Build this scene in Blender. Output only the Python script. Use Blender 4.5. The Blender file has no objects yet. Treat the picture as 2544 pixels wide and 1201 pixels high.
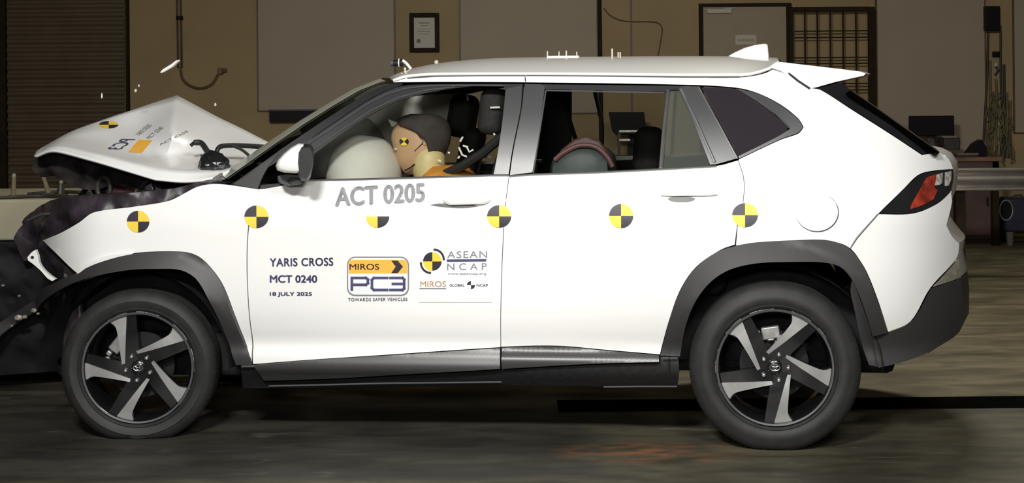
import bpy, bmesh, math, random
import numpy as np
from math import sin, cos, pi, radians, atan2, hypot, asin, sqrt
from mathutils import Vector, Matrix, noise, geometry

C = bpy.context.scene.collection
SC = bpy.context.scene
random.seed(7)

# ------------------------------------------------------------------ camera
F, CX, PY, CAMH, RHO = 4030.0, 1272.0, 237.0, 1.45, radians(-0.5)
cam_d = bpy.data.cameras.new('camera')
cam_d.sensor_fit = 'HORIZONTAL'
cam_d.sensor_width = 36.0
cam_d.lens = F / 2544 * 36.0
cam_d.shift_y = (PY - 600.5) / 2544
cam_d.clip_end = 100
cam = bpy.data.objects.new('camera', cam_d)
C.objects.link(cam)
cam.matrix_world = Matrix(((cos(RHO), -sin(RHO), 0, 0), (0, 0, -1, 0), (sin(RHO), cos(RHO), 0, CAMH), (0, 0, 0, 1)))
SC.camera = cam

# ------------------------------------------------------------------ world, lights, exposure
SC.view_settings.view_transform = 'Standard'
SC.view_settings.look = 'None'
SC.view_settings.gamma = 1.0
SC.view_settings.exposure = 0.0
SC.view_settings.use_curve_mapping = False
wd = bpy.data.worlds.new('world')
SC.world = wd
wd.use_nodes = True
wd.node_tree.nodes['Background'].inputs['Color'].default_value = (1.0, 0.9, 0.75, 1)
wd.node_tree.nodes['Background'].inputs['Strength'].default_value = 0.045


def area(name, loc, target, sx, sy, power, color, spread=180):
    l = bpy.data.lights.new(name, 'AREA')
    l.shape = 'RECTANGLE'
    l.size, l.size_y = sx, sy
    l.energy, l.color = power, color
    l.spread = radians(spread)
    o = bpy.data.objects.new(name, l)
    C.objects.link(o)
    o.location = loc
    o.rotation_euler = (Vector(target) - Vector(loc)).to_track_quat('-Z', 'Y').to_euler()
    return o


area('floodlight_left', (-1.2, 1.2, 3.7), (0.0, 6.6, 0.6), 0.8, 0.4, 140, (1, 0.985, 0.95), 110)
area('floodlight_right', (1.3, 1.2, 3.7), (0.6, 6.5, 0.6), 1.4, 0.5, 62, (1, 0.985, 0.95), 110)
area('floodlight_rear', (2.3, 10.6, 6.0), (2.0, 9.2, 0.0), 1.6, 0.5, 105, (1, 0.95, 0.80), 125)
area('interior_fill', (-.5, -0.4, 2.0), (0.0, 6.6, 0.9), 1.0, 0.3, 16, (1, 0.985, 0.95), 70)  # added fill for the dark car interior, not a lamp of the hall
area('hall_lamp', (-0.5, 11.5, 6.6), (0, 15.5, 1.4), 6.0, 0.5, 5, (1, 0.86, 0.62), 150)


# ------------------------------------------------------------------ measuring helpers
def ray(px, py):
    xc, yc = (px - CX) / F, (PY - py) / F
    return Vector((xc * cos(RHO) - yc * sin(RHO), 1.0, xc * sin(RHO) + yc * cos(RHO)))


CAM = Vector((0, 0, CAMH))


def W(px, py, D):
    return CAM + ray(px, py) * D


def G(px, py, z=0.0):
    d = ray(px, py)
    return CAM + d * ((z - CAMH) / d.z)


TH = asin(0.33 / 2.645)
O = Vector((-1.571, 6.83, 0))
EU = Vector((cos(TH), -sin(TH), 0))
EV = Vector((sin(TH), cos(TH), 0))
CARW = 1.77


def L(px, py, v):
    """point of the photograph at car-lateral distance v -> (u, z)"""
    d = ray(px, py)
    t = (v + (O - CAM).dot(EV)) / d.dot(EV)
    p = CAM + d * t - O
    return p.dot(EU), p.z


def lp(px, py, v):
    u, z = L(px, py, v)
    return Vector((u, v, z))


def pchip(xs, ys):
    n = len(xs)
    h = [xs[i + 1] - xs[i] for i in range(n - 1)]
    d = [(ys[i + 1] - ys[i]) / h[i] for i in range(n - 1)]
    m = [d[0]] + [0 if d[i - 1] * d[i] <= 0 else 2 * d[i - 1] * d[i] / (d[i - 1] + d[i]) for i in range(1, n - 1)] + [d[-1]]

    def f(x):
        if x <= xs[0]:
            return ys[0]
        if x >= xs[-1]:
            return ys[-1]
        i = 0
        while x > xs[i + 1]:
            i += 1
        t = (x - xs[i]) / h[i]
        return ((1 + 2 * t) * (1 - t) ** 2 * ys[i] + t * (1 - t) ** 2 * h[i] * m[i] + t * t * (3 - 2 * t) * ys[i + 1] + t * t * (t - 1) * h[i] * m[i + 1])
    return f


PROF = pchip([.10, .22, .27, .31, .36, .40, .43, .46, .50, .56, .64, .74, .84, .92, 1.0, 1.07, 1.13, 1.20, 1.28, 1.35, 1.42, 1.50, 1.57, 1.62],
             [.20, .15, .11, .085, .082, .094, .088, .075, .060, .042, .026, .012, .004, .000, .008, .030, .052, .077, .110, .145, .187, .240, .290, .335])


def g(x, s):
    return math.exp(-(x / s) ** 2)


def side(u, z):
    v = PROF(z)
    v -= 0.030 * (g(u, .50) + g(u - 2.64, .55)) * g(z - .62, .28)
    v += 0.014 * g(u - 1.30, .75) * g(z - .72, .20)
    if u < -0.15:
        v += 0.34 * min(1.3, (-0.15 - u) / .45) ** 2
    if u > 2.95:
        v += 0.26 * min(1.1, (u - 2.95) / .45) ** 2.4
    return v


def S(px, py, off=0.0):
    v = 0.05
    for _ in range(16):
        u, z = L(px, py, v)
        v = .5 * v + .5 * (side(u, z) + off)
    u, z = L(px, py, v)
    return Vector((u, v, z))


# ------------------------------------------------------------------ materials
def mat(name, col, rough=0.5, metal=0.0, coat=0.0, var=0.0, scale=8.0, bump=0.0, spec=0.5, stretch=(1, 1, 1), emit=None, col2=None):
    m = bpy.data.materials.new(name)
    m.use_nodes = True
    nt = m.node_tree
    b = nt.nodes['Principled BSDF']
    b.inputs['Base Color'].default_value = (*col, 1)
    b.inputs['Roughness'].default_value = rough
    b.inputs['Metallic'].default_value = metal
    b.inputs['Coat Weight'].default_value = coat
    b.inputs['Specular IOR Level'].default_value = spec
    if coat:
        b.inputs['Coat Roughness'].default_value = 0.05
    tc = nt.nodes.new('ShaderNodeTexCoord')
    mp = nt.nodes.new('ShaderNodeMapping')
    mp.inputs['Scale'].default_value = stretch
    nz = nt.nodes.new('ShaderNodeTexNoise')
    nz.inputs['Scale'].default_value = scale
    nz.inputs['Detail'].default_value = 6
    nt.links.new(tc.outputs['Object'], mp.inputs['Vector'])
    nt.links.new(mp.outputs['Vector'], nz.inputs['Vector'])
    if var or col2:
        mx = nt.nodes.new('ShaderNodeValToRGB')
        c2 = col2 or tuple(min(1, c * (1 + var)) for c in col)
        c1 = col if col2 else tuple(c * (1 - var) for c in col)
        mx.color_ramp.elements[0].position = 0.35
        mx.color_ramp.elements[1].position = 0.68
        mx.color_ramp.elements[0].color = (*c1, 1)
        mx.color_ramp.elements[1].color = (*c2, 1)
        nt.links.new(nz.outputs['Fac'], mx.inputs['Fac'])
        nt.links.new(mx.outputs['Color'], b.inputs['Base Color'])
    if bump:
        bp = nt.nodes.new('ShaderNodeBump')
        bp.inputs['Strength'].default_value = bump
        bp.inputs['Distance'].default_value = 0.01
        nt.links.new(nz.outputs['Fac'], bp.inputs['Height'])
        nt.links.new(bp.outputs['Normal'], b.inputs['Normal'])
    if emit:
        b.inputs['Emission Color'].default_value = (*col, 1)
        b.inputs['Emission Strength'].default_value = emit
    return m


def glass(name, tint, refl=1.0, haze=None):
    m = bpy.data.materials.new(name)
    m.use_nodes = True
    nt = m.node_tree
    nt.nodes.clear()
    out = nt.nodes.new('ShaderNodeOutputMaterial')
    tr = nt.nodes.new('ShaderNodeBsdfTransparent')
    tr.inputs['Color'].default_value = (*tint, 1)
    gl = nt.nodes.new('ShaderNodeBsdfGlossy')
    gl.inputs['Roughness'].default_value = 0.02
    fr = nt.nodes.new('ShaderNodeFresnel')
    fr.inputs['IOR'].default_value = 1.0 + 0.45 * refl
    mx = nt.nodes.new('ShaderNodeMixShader')
    nt.links.new(fr.outputs['Fac'], mx.inputs['Fac'])
    if haze:
        df = nt.nodes.new('ShaderNodeBsdfDiffuse')
        df.inputs['Color'].default_value = (*haze[1], 1)
        m2 = nt.nodes.new('ShaderNodeMixShader')
        m2.inputs['Fac'].default_value = haze[0]
        nt.links.new(tr.outputs[0], m2.inputs[1])
        nt.links.new(df.outputs[0], m2.inputs[2])
        tr = m2
    nt.links.new(tr.outputs[0], mx.inputs[1])
    nt.links.new(gl.outputs[0], mx.inputs[2])
    nt.links.new(mx.outputs[0], out.inputs['Surface'])
    return m


M = {}
M['paint'] = mat('white_paint', (.80, .80, .785), .32, coat=.6, var=.01, scale=2)
M['plastic'] = mat('grey_black_plastic', (.034, .033, .034), .5, var=.08, scale=300, spec=.45)
M['plastic2'] = mat('sill_plastic', (.04, .04, .04), .36, var=.03, scale=4)
M['black'] = mat('black_plastic', (.010, .010, .011), .5, var=.2, scale=60)
M['gloss'] = mat('gloss_black', (.012, .012, .014), .12, coat=.5, var=.1)
M['pillar'] = mat('satin_pillar', (.045, .047, .050), .42, coat=1.0, var=.04, spec=1.0)
M['pillar'].node_tree.nodes['Principled BSDF'].inputs['Coat Roughness'].default_value = .27
M['frame'] = mat('black_window_frame', (.026, .026, .028), .5, var=.05, spec=.4)
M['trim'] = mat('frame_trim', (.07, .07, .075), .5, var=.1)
M['chrome'] = mat('bright_trim', (.55, .56, .57), .25, metal=.9, var=.05)
M['rubber'] = mat('tyre_rubber', (.020, .020, .0195), .6, var=.2, scale=14, bump=.05, spec=.35)
M['alloy'] = mat('machined_alloy', (.30, .30, .295), .42, metal=.45, var=.05, scale=50)
M['rimblack'] = mat('gloss_black_rim', (.008, .008, .009), .2, coat=.4, var=.1)
M['steel'] = mat('bare_steel', (.42, .42, .41), .35, metal=.8, var=.2, scale=30)
M['yellow'] = mat('marker_yellow', (.82, .58, .05), .5, var=.04)
M['ink'] = mat('marker_black', (.022, .018, .028), .5, var=.1)
M['inkblue'] = mat('label_navy_ink', (.06, .06, .14), .5, var=.1)
M['inkgrey'] = mat('label_grey_ink', (.20, .20, .22), .5, var=.08)
M['orange'] = mat('label_orange', (.80, .42, .06), .5, var=.05)
M['peach'] = mat('label_pale_orange', (.80, .52, .32), .5, var=.05)
M['film'] = mat('label_film', (.73, .755, .76), .4, var=.02)
M['glass'] = glass('side_glass', (.86, .88, .86))
M['dglass'] = glass('privacy_glass', (.10, .095, .11), haze=(.28, (.10, .085, .10)))
M['wglass'] = glass('windshield_glass', (.72, .78, .74), haze=(.5, (.50, .54, .45)))  # grey-green diffuse share paints the windshield's reflection into its colour
M['rglass'] = glass('rear_window_glass', (.12, .12, .10))
M['mglass'] = glass('milky_quarter_glass', (.72, .74, .70), haze=(.22, (.24, .26, .23)))  # milky diffuse share mixed into the small rear door pane
M['sheen'] = mat('windshield_sheen', (.42, .45, .38), .3, coat=.4, var=.05)  # pale grey stands in for the glancing reflection along the windshield edge
M['red'] = mat('tail_lamp_red', (.26, .030, .016), .25, coat=.5, var=.45, scale=25)
M['lens'] = mat('clear_lens', (.38, .36, .33), .12, coat=.8, var=.5, scale=40)
M['reflector'] = mat('reflector_plastic', (.26, .24, .19), .2, coat=.6, var=.25, scale=30)
M['seat'] = mat('dark_seat_fabric', (.016, .014, .014), .8, var=.3, scale=60)
M['seatgrey'] = mat('grey_seat_shell', (.045, .055, .055), .6, var=.15, scale=20)
M['redpipe'] = mat('dull_red_piping', (.10, .036, .032), .6, var=.2)
M['interior'] = mat('dark_trim', (.018, .017, .017), .6, var=.2)
M['airbag'] = mat('airbag_fabric', (.60, .58, .52), .85, var=.04, scale=6, bump=.1)
M['curtain'] = mat('curtain_airbag_fabric', (.80, .79, .72), .85, var=.04, scale=6, bump=.1)
_nt = M['curtain'].node_tree
_tl = _nt.nodes.new('ShaderNodeBsdfTranslucent')
_tl.inputs['Color'].default_value = (.75, .74, .66, 1)
_mx = _nt.nodes.new('ShaderNodeMixShader')
_mx.inputs['Fac'].default_value = .4
_nt.links.new(_nt.nodes['Principled BSDF'].outputs[0], _mx.inputs[1])
_nt.links.new(_tl.outputs[0], _mx.inputs[2])
_nt.links.new(_mx.outputs[0], _nt.nodes['Material Output'].inputs['Surface'])
M['skin'] = mat('dummy_vinyl', (.47, .29, .16), .5, var=.08, scale=5)
M['neck'] = mat('dummy_neck_vinyl', (.52, .42, .20), .5, var=.08, scale=5)
M['cap'] = mat('dark_brown_cap', (.030, .022, .018), .8, var=.3, scale=20)
M['shirt'] = mat('orange_shirt', (.62, .25, .03), .8, var=.2, scale=14)
M['engine'] = mat('engine_bay_dark', (.030, .023, .030), .45, var=.5, scale=12, bump=.3)
M['apron'] = mat('purple_black_apron', (.028, .021, .028), .45, var=.5, scale=9, bump=.3)
M['liner'] = mat('torn_dark_liner', (.014, .010, .011), .7, var=.6, scale=14, bump=.3, spec=.25)
M['rust'] = mat('dull_brown_red', (.075, .035, .034), .5, var=.4, scale=10)
M['floor'] = None
M['wall'] = mat('cream_wall', (.40, .29, .145), .8, var=.07, scale=1.4)
M['board'] = mat('grey_board', (.40, .325, .225), .6, var=.03, scale=2)
M['shutter'] = mat('brown_shutter', (.115, .083, .048), .55, var=.1, scale=5)
M['dkframe'] = mat('dark_steel_frame', (.030, .019, .011), .75, var=.2, spec=.12)
M['doorpaint'] = mat('grey_brown_door', (.36, .29, .18), .55, var=.03)
M['brownpipe'] = mat('brown_conduit', (.13, .075, .035), .5, var=.2)
M['paper'] = mat('paper', (.62, .58, .48), .7, var=.04, scale=20)
M['wood'] = mat('brown_table_top', (.22, .115, .065), .5, var=.25, scale=6, stretch=(1, 8, 8))
M['cabinet'] = mat('red_brown_cabinet', (.10, .055, .045), .6, var=.2, scale=4)
M['screen'] = mat('black_screen', (.012, .009, .011), .5, var=.1, spec=.12)
M['clutter'] = mat('dark_equipment', (.04, .03, .026), .5, var=.3, scale=20)
M['rail'] = mat('galvanised_rail', (.27, .24, .21), .5, metal=.3, var=.12, scale=6)
M['barrier'] = mat('beige_barrier', (.40, .37, .25), .6, var=.06, scale=3)
M['cable'] = mat('dark_cable', (.03, .025, .018), .6, var=.2)
M['olive'] = mat('olive_cable', (.16, .13, .06), .7, var=.3)
M['bluebox'] = mat('dark_blue_plastic', (.030, .030, .050), .4, var=.2)
M['teal'] = mat('teal_ring', (.16, .21, .21), .4, var=.2)
M['cup'] = mat('grey_white_cup', (.34, .32, .30), .6, var=.1)
M['whitebit'] = mat('white_fragment', (.75, .74, .70), .4, var=.05)
M['pit'] = mat('dark_pit', (.004, .004, .004), .9, var=.2, spec=0.0)
M['black2'] = mat('black_steel', (.014, .014, .015), .8, spec=.2, var=.3, scale=10)


# ------------------------------------------------------------------ object helpers
def link_mesh(name, me, parent=None, smooth=True):
    o = bpy.data.objects.new(name, me)
    C.objects.link(o)
    if parent:
        o.parent = parent
    if smooth:
        for p in me.polygons:
            p.use_smooth = True
    return o


def tag(o, label, cat, group=None):
    o['label'], o['category'] = label, cat
    if group:
        o['group'] = group
    return o


def thing(name, label, cat, loc=(0, 0, 0), rz=0.0, group=None):
    o = bpy.data.objects.new(name, None)
    C.objects.link(o)
    o.empty_display_size = .1
    o.location = loc
    o.rotation_euler = (0, 0, rz)
    return tag(o, label, cat, group)


def struct(o):
    o['kind'] = 'structure'
    return o


class MB:
    def __init__(self):
        self.v, self.f, self.m = [], [], []

    def add(self, vs, fs, mi=0):
        n = len(self.v)
        self.v += [tuple(x) for x in vs]
        self.f += [tuple(i + n for i in f) for f in fs]
        self.m += [mi] * len(fs)
        return self

    def box(self, a, b, mi=0, rot=None, ctr=None):
        x0, y0, z0 = a
        x1, y1, z1 = b
        vs = [Vector(p) for p in ((x0, y0, z0), (x1, y0, z0), (x1, y1, z0), (x0, y1, z0), (x0, y0, z1), (x1, y0, z1), (x1, y1, z1), (x0, y1, z1))]
        if rot is not None:
            c = Vector(ctr) if ctr else sum(vs, Vector()) / 8
            vs = [rot @ (p - c) + c for p in vs]
        return self.add(vs, [(3, 2, 1, 0), (4, 5, 6, 7), (0, 1, 5, 4), (1, 2, 6, 5), (2, 3, 7, 6), (3, 0, 4, 7)], mi)

    def tube(self, pts, r, seg=8, mi=0, cap=True):
        pts = [Vector(p) for p in pts]
        rs = r if isinstance(r, (list, tuple)) else [r] * len(pts)
        vs, fs = [], []
        t0 = None
        for i, p in enumerate(pts):
            t = (pts[min(i + 1, len(pts) - 1)] - pts[max(i - 1, 0)])
            t = t.normalized() if t.length > 1e-9 else Vector((0, 0, 1))
            if t0 is None:
                n = t.orthogonal().normalized()
            else:
                n = t0.rotation_difference(t) @ n
            t0 = t
            b = t.cross(n)
            for k in range(seg):
                a = 2 * pi * k / seg
                vs.append(p + (n * cos(a) + b * sin(a)) * rs[i])
        for i in range(len(pts) - 1):
            for k in range(seg):
                fs.append((i * seg + k, i * seg + (k + 1) % seg, (i + 1) * seg + (k + 1) % seg, (i + 1) * seg + k))
        if cap:
            fs.append(tuple(reversed(range(seg))))
            fs.append(tuple(range((len(pts) - 1) * seg, len(pts) * seg)))
        return self.add(vs, fs, mi)

    def loft(self, rings, closed=True, cap=True, mi=0):
        n = len(rings[0])
        vs = [p for r in rings for p in r]
        fs = []
        for i in range(len(rings) - 1):
            for k in range(n if closed else n - 1):
                fs.append((i * n + k, i * n + (k + 1) % n, (i + 1) * n + (k + 1) % n, (i + 1) * n + k))
        if cap and closed:
            fs.append(tuple(reversed(range(n))))
            fs.append(tuple(range((len(rings) - 1) * n, len(rings) * n)))
        return self.add(vs, fs, mi)

    def lathe(self, prof, center, seg=64, mi=0, closed=False):
        """prof: (r, w) ; axis along +y (w)"""
        cx, cy, cz = center
        vs, fs = [], []
        n = len(prof)
        for k in range(seg):
            a = 2 * pi * k / seg
            for r, w in prof:
                vs.append((cx + r * cos(a), cy + w, cz + r * sin(a)))
        for k in range(seg):
            k2 = (k + 1) % seg
            for j in range(n if closed else n - 1):
                j2 = (j + 1) % n
                fs.append((k * n + j, k2 * n + j, k2 * n + j2, k * n + j2))
        return self.add(vs, fs, mi)

    def ball(self, c, r, seg=16, rings=10, mi=0, fn=None):
        vs, fs = [], []
        rx, ry, rz = (r, r, r) if isinstance(r, (int, float)) else r
        for i in range(rings + 1):
            t = pi * i / rings
            for k in range(seg):
                a = 2 * pi * k / seg
                d = Vector((sin(t) * cos(a), sin(t) * sin(a), cos(t)))
                q = fn(d) if fn else 1.0
                vs.append((c[0] + d.x * rx * q, c[1] + d.y * ry * q, c[2] + d.z * rz * q))
        for i in range(rings):
            for k in range(seg):
                fs.append((i * seg + k, (i + 1) * seg + k, (i + 1) * seg + (k + 1) % seg, i * seg + (k + 1) % seg))
        return self.add(vs, fs, mi)

    def prism(self, poly, axis_vec, mi=0):
        """poly: list of Vector (planar), extruded by axis_vec"""
        n = len(poly)
        a = [Vector(p) for p in poly]
        b = [p + Vector(axis_vec) for p in a]
        fs = [tuple(range(n)), tuple(range(2 * n - 1, n - 1, -1))]
        for k in range(n):
            fs.append((k, n + k, n + (k + 1) % n, (k + 1) % n))
        return self.add(a + b, fs, mi)

    def build(self, name, mats, parent=None, smooth=True, bevel=0.0, seg=2, fix=True, autosmooth=35, subsurf=0):
        me = bpy.data.meshes.new(name)
        me.from_pydata(self.v, [], self.f)
        for m_ in (mats if isinstance(mats, (list, tuple)) else [mats]):
            me.materials.append(m_)
        for p, i in zip(me.polygons, self.m):
            p.material_index = i
        if fix or bevel:
            bm = bmesh.new()
            bm.from_mesh(me)
            bmesh.ops.remove_doubles(bm, verts=bm.verts, dist=1e-6)
            if fix:
                bmesh.ops.recalc_face_normals(bm, faces=bm.faces)
            bm.to_mesh(me)
            bm.free()
        o = link_mesh(name, me, parent, smooth)
        if smooth and autosmooth:
            me.set_sharp_from_angle(angle=radians(autosmooth))
        if bevel:
            b = o.modifiers.new('bevel', 'BEVEL')
            b.width, b.segments, b.limit_method, b.angle_limit = bevel, seg, 'ANGLE', radians(40)
        if subsurf:
            s = o.modifiers.new('sub', 'SUBSURF')
            s.levels = s.render_levels = subsurf
        return o


# ------------------------------------------------------------------ polygon -> curved panel
def resample(pts, step=0.025, corner=36):
    """pts: list of (u,z); Catmull-Rom through smooth points, straight into corners"""
    n = len(pts)
    P = [Vector(p) for p in pts]
    iscorner = []
    for i in range(n):
        a, b = P[i] - P[i - 1], P[(i + 1) % n] - P[i]
        iscorner.append(a.length < 1e-9 or b.length < 1e-9 or abs(a.angle(b, 0)) > radians(corner))
    out = []
    for i in range(n):
        p1, p2 = P[i], P[(i + 1) % n]
        p0 = p1 + (p1 - p2) if iscorner[i] else P[i - 1]
        p3 = p2 + (p2 - p1) if iscorner[(i + 1) % n] else P[(i + 2) % n]
        d = (p2 - p1).length
        l0, l3 = (p1 - p0).length, (p3 - p2).length
        m1 = ((p2 - p0) / max(1e-6, l0 + d)) * d
        m2 = ((p3 - p1) / max(1e-6, l3 + d)) * d
        k = max(1, int(math.ceil(d / step)))
        for j in range(k):
            t = j / k
            h = (2 * t ** 3 - 3 * t ** 2 + 1, t ** 3 - 2 * t ** 2 + t, -2 * t ** 3 + 3 * t ** 2, t ** 3 - t ** 2)
            out.append(p1 * h[0] + m1 * h[1] + p2 * h[2] + m2 * h[3])
    return out


def area2(P):
    return sum(P[i - 1].x * P[i].y - P[i].x * P[i - 1].y for i in range(len(P)))


def inset(P, gdist):
    if area2(P) < 0:
        P = P[::-1]
    n = len(P)
    out = []
    for i in range(n):
        a = (P[i] - P[i - 1]).normalized()
        b = (P[(i + 1) % n] - P[i]).normalized()
        na, nb = Vector((-a.y, a.x)), Vector((-b.y, b.x))
        m = na + nb
        m = m.normalized() if m.length > .2 else na
        out.append(P[i] + m * gdist / max(.5, m.dot(na)))
    return out


def inside(p, P):
    c = False
    j = len(P) - 1
    for i in range(len(P)):
        if (P[i].y > p.y) != (P[j].y > p.y) and p.x < (P[j].x - P[i].x) * (p.y - P[i].y) / (P[j].y - P[i].y) + P[i].x:
            c = not c
        j = i
    return c


def near_edge(p, P, d):
    for i in range(len(P)):
        a, b = P[i - 1], P[i]
        ab = b - a
        t = max(0, min(1, (p - a).dot(ab) / max(1e-12, ab.length_squared)))
        if (a + ab * t - p).length < d:
            return True
    return False


def fill_points(P, grid):
    """staggered grid of points inside a polygon, kept clear of its edge"""
    A = np.array([(p.x, p.y) for p in P])
    B_ = np.roll(A, -1, axis=0)
    lo, hi = A.min(0), A.max(0)
    us = np.arange(lo[0] + grid * .5, hi[0], grid * .87)
    pts = []
    for r, u in enumerate(us):
        zs = np.arange(lo[1] + grid * (.25 if r % 2 else .75), hi[1], grid)
        pts.append(np.stack([np.full(len(zs), u), zs], 1))
    if not pts:
        return []
    Q = np.concatenate(pts)
    if len(Q) == 0:
        return []
    x, y = Q[:, :1], Q[:, 1:]
    ax, ay, bx, by = A[:, 0], A[:, 1], B_[:, 0], B_[:, 1]
    cond = (ay > y) != (by > y)
    with np.errstate(divide='ignore', invalid='ignore'):
        xi = (bx - ax) * (y - ay) / np.where(by == ay, 1e-12, by - ay) + ax
    ins = (np.sum(cond & (x < xi), 1) % 2) == 1
    abx, aby = bx - ax, by - ay
    t = np.clip(((x - ax) * abx + (y - ay) * aby) / np.maximum(abx ** 2 + aby ** 2, 1e-12), 0, 1)
    d = np.sqrt((ax + abx * t - x) ** 2 + (ay + aby * t - y) ** 2).min(1)
    return [tuple(q) for q in Q[ins & (d > grid * .45)]]


def panel(name, px, mats, parent, off=0.0, gap=0.0014, th=0.014, grid=0.03, step=0.025, corner=36, fn=None, uz=None, mirror=False, hole=None, skirt=True, disp=None):
    sf = fn or side
    if uz is None:
        uz = []
        for p in px:
            v = 0.05
            for _ in range(16):
                u, z = L(p[0], p[1], v)
                v = .5 * v + .5 * (sf(u, z) + off)
            uz.append(L(p[0], p[1], v))
    P = resample(uz, step, corner)
    P = inset(P, gap)
    xs, ys = [p.x for p in P], [p.y for p in P]
    inner = [Vector(q) for q in fill_points(P, grid)]
    n = len(P)
    V2, E2, F2, *_ = geometry.delaunay_2d_cdt(P + inner, [], [list(range(n))], 1, 1e-6)
    vs = [Vector((q.x, sf(q.x, q.y) + off + (disp(q.x, q.y) if disp else 0), q.y)) for q in V2]
    fs = []
    for f in F2:
        nn = (vs[f[1]] - vs[f[0]]).cross(vs[f[2]] - vs[f[0]])
        fs.append(tuple(f) if nn.y < 0 else tuple(reversed(f)))
    objs = []
    for flip in ((False, True) if mirror else (False,)):
        vv = [Vector((p.x, CARW - p.y, p.z)) for p in vs] if flip else vs
        ff = [tuple(reversed(f)) for f in fs] if flip else fs
        me = bpy.data.meshes.new(name)
        nv = len(vv)
        allv, allf = list(vv), list(ff)
        if skirt:
            cnt = {}
            for f in ff:
                for a, b in zip(f, f[1:] + f[:1]):
                    k = (min(a, b), max(a, b))
                    cnt.setdefault(k, []).append((a, b))
            edges = [e[0] for e in cnt.values() if len(e) == 1]
            dv = Vector((0, -th if flip else th, 0))
            mp = {}
            for a, b in edges:
                for q in (a, b):
                    if q not in mp:
                        mp[q] = len(allv)
                        allv.append(vv[q].copy())
                        allv.append(vv[q] + dv)
            for a, b in edges:
                ia, ib = mp[a], mp[b]
                allf.append((ib, ia, ia + 1, ib + 1))
        me.from_pydata([tuple(p) for p in allv], [], allf)
        for m_ in (mats if isinstance(mats, (list, tuple)) else [mats]):
            me.materials.append(m_)
        o = link_mesh(name, me, parent)
        objs.append(o)
    return objs if mirror else objs[0]


def shape2d(polys, name, mats, parent, off=-0.003, fn=None):
    """flat print on the body side: polys = [(material index, [(px,py)..])]"""
    mb = MB()
    f = fn or S
    for mi, pl in polys:
        P = resample([Vector(p) for p in pl], 14, 5)
        inner = [Vector(q) for q in fill_points(P, 14)]
        V2, E2, F2, *_ = geometry.delaunay_2d_cdt(P + inner, [], [list(range(len(P)))], 1, 1e-4)
        vs = [f(q.x, q.y, off) for q in V2]
        fs = []
        for t in F2:
            nn = (vs[t[1]] - vs[t[0]]).cross(vs[t[2]] - vs[t[0]])
            fs.append(tuple(t) if nn.y < 0 else tuple(reversed(t)))
        mb.add(vs, fs, mi)
    return mb.build(name, mats, parent, smooth=False, fix=False)


def text_geo(txt, bold=0.0, shear=0.0, spacing=1.0):
    cu = bpy.data.curves.new('txt', 'FONT')
    cu.body = txt
    cu.offset = bold
    cu.shear = shear
    cu.space_character = spacing
    cu.resolution_u = 4
    ob = bpy.data.objects.new('txt', cu)
    C.objects.link(ob)
    dg = bpy.context.evaluated_depsgraph_get()
    me = bpy.data.meshes.new_from_object(ob.evaluated_get(dg))
    vs = [v.co.copy() for v in me.vertices]
    fs = [tuple(p.vertices) for p in me.polygons]
    bpy.data.objects.remove(ob)
    bpy.data.curves.remove(cu)
    bpy.data.meshes.remove(me)
    return vs, fs


def text_px(txt, name, m, parent, bl, br, tl, bold=0.0, shear=0.0, spacing=1.0, off=-0.004, fn=None):
    vs, fs = text_geo(txt, 0.0, shear, spacing)
    if bold:
        n0 = len(vs)
        v0_, f0_ = list(vs), list(fs)
        for dx, dy in ((-1, 0), (1, 0), (0, .6), (0, -.6)):
            k0 = len(vs)
            vs += [v + Vector((dx * bold, dy * bold, 0)) for v in v0_]
            fs += [tuple(i + k0 for i in t) for t in f0_]
    x0, x1 = min(v.x for v in vs), max(v.x for v in vs)
    y0, y1 = min(v.y for v in vs), max(v.y for v in vs)
    f = fn or S
    out = []
    for v in vs:
        a, b = (v.x - x0) / (x1 - x0), (v.y - y0) / (y1 - y0)
        out.append(f(bl[0] + (br[0] - bl[0]) * a + (tl[0] - bl[0]) * b, bl[1] + (br[1] - bl[1]) * a + (tl[1] - bl[1]) * b, off))
    ff = []
    for t in fs:
        nn = (out[t[1]] - out[t[0]]).cross(out[t[2]] - out[t[0]])
        ff.append(t if nn.y < 0 else tuple(reversed(t)))
    return MB().add(out, ff).build(name, m, parent, smooth=False, fix=False)


def arc(cx, cy, rx, ry, a0, a1, n=14):
    return [(cx + rx * cos(radians(a0 + (a1 - a0) * i / n)), cy - ry * sin(radians(a0 + (a1 - a0) * i / n))) for i in range(n + 1)]


def rrect(x0, y0, x1, y1, r, n=5):
    return (arc(x1 - r, y0 + r, r, r, 0, 90, n) + arc(x0 + r, y0 + r, r, r, 90, 180, n) + arc(x0 + r, y1 - r, r, r, 180, 270, n) + arc(x1 - r, y1 - r, r, r, 270, 360, n))

# ------------------------------------------------------------------ the hall: floor, wall, ceiling
WY = 16.2


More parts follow.
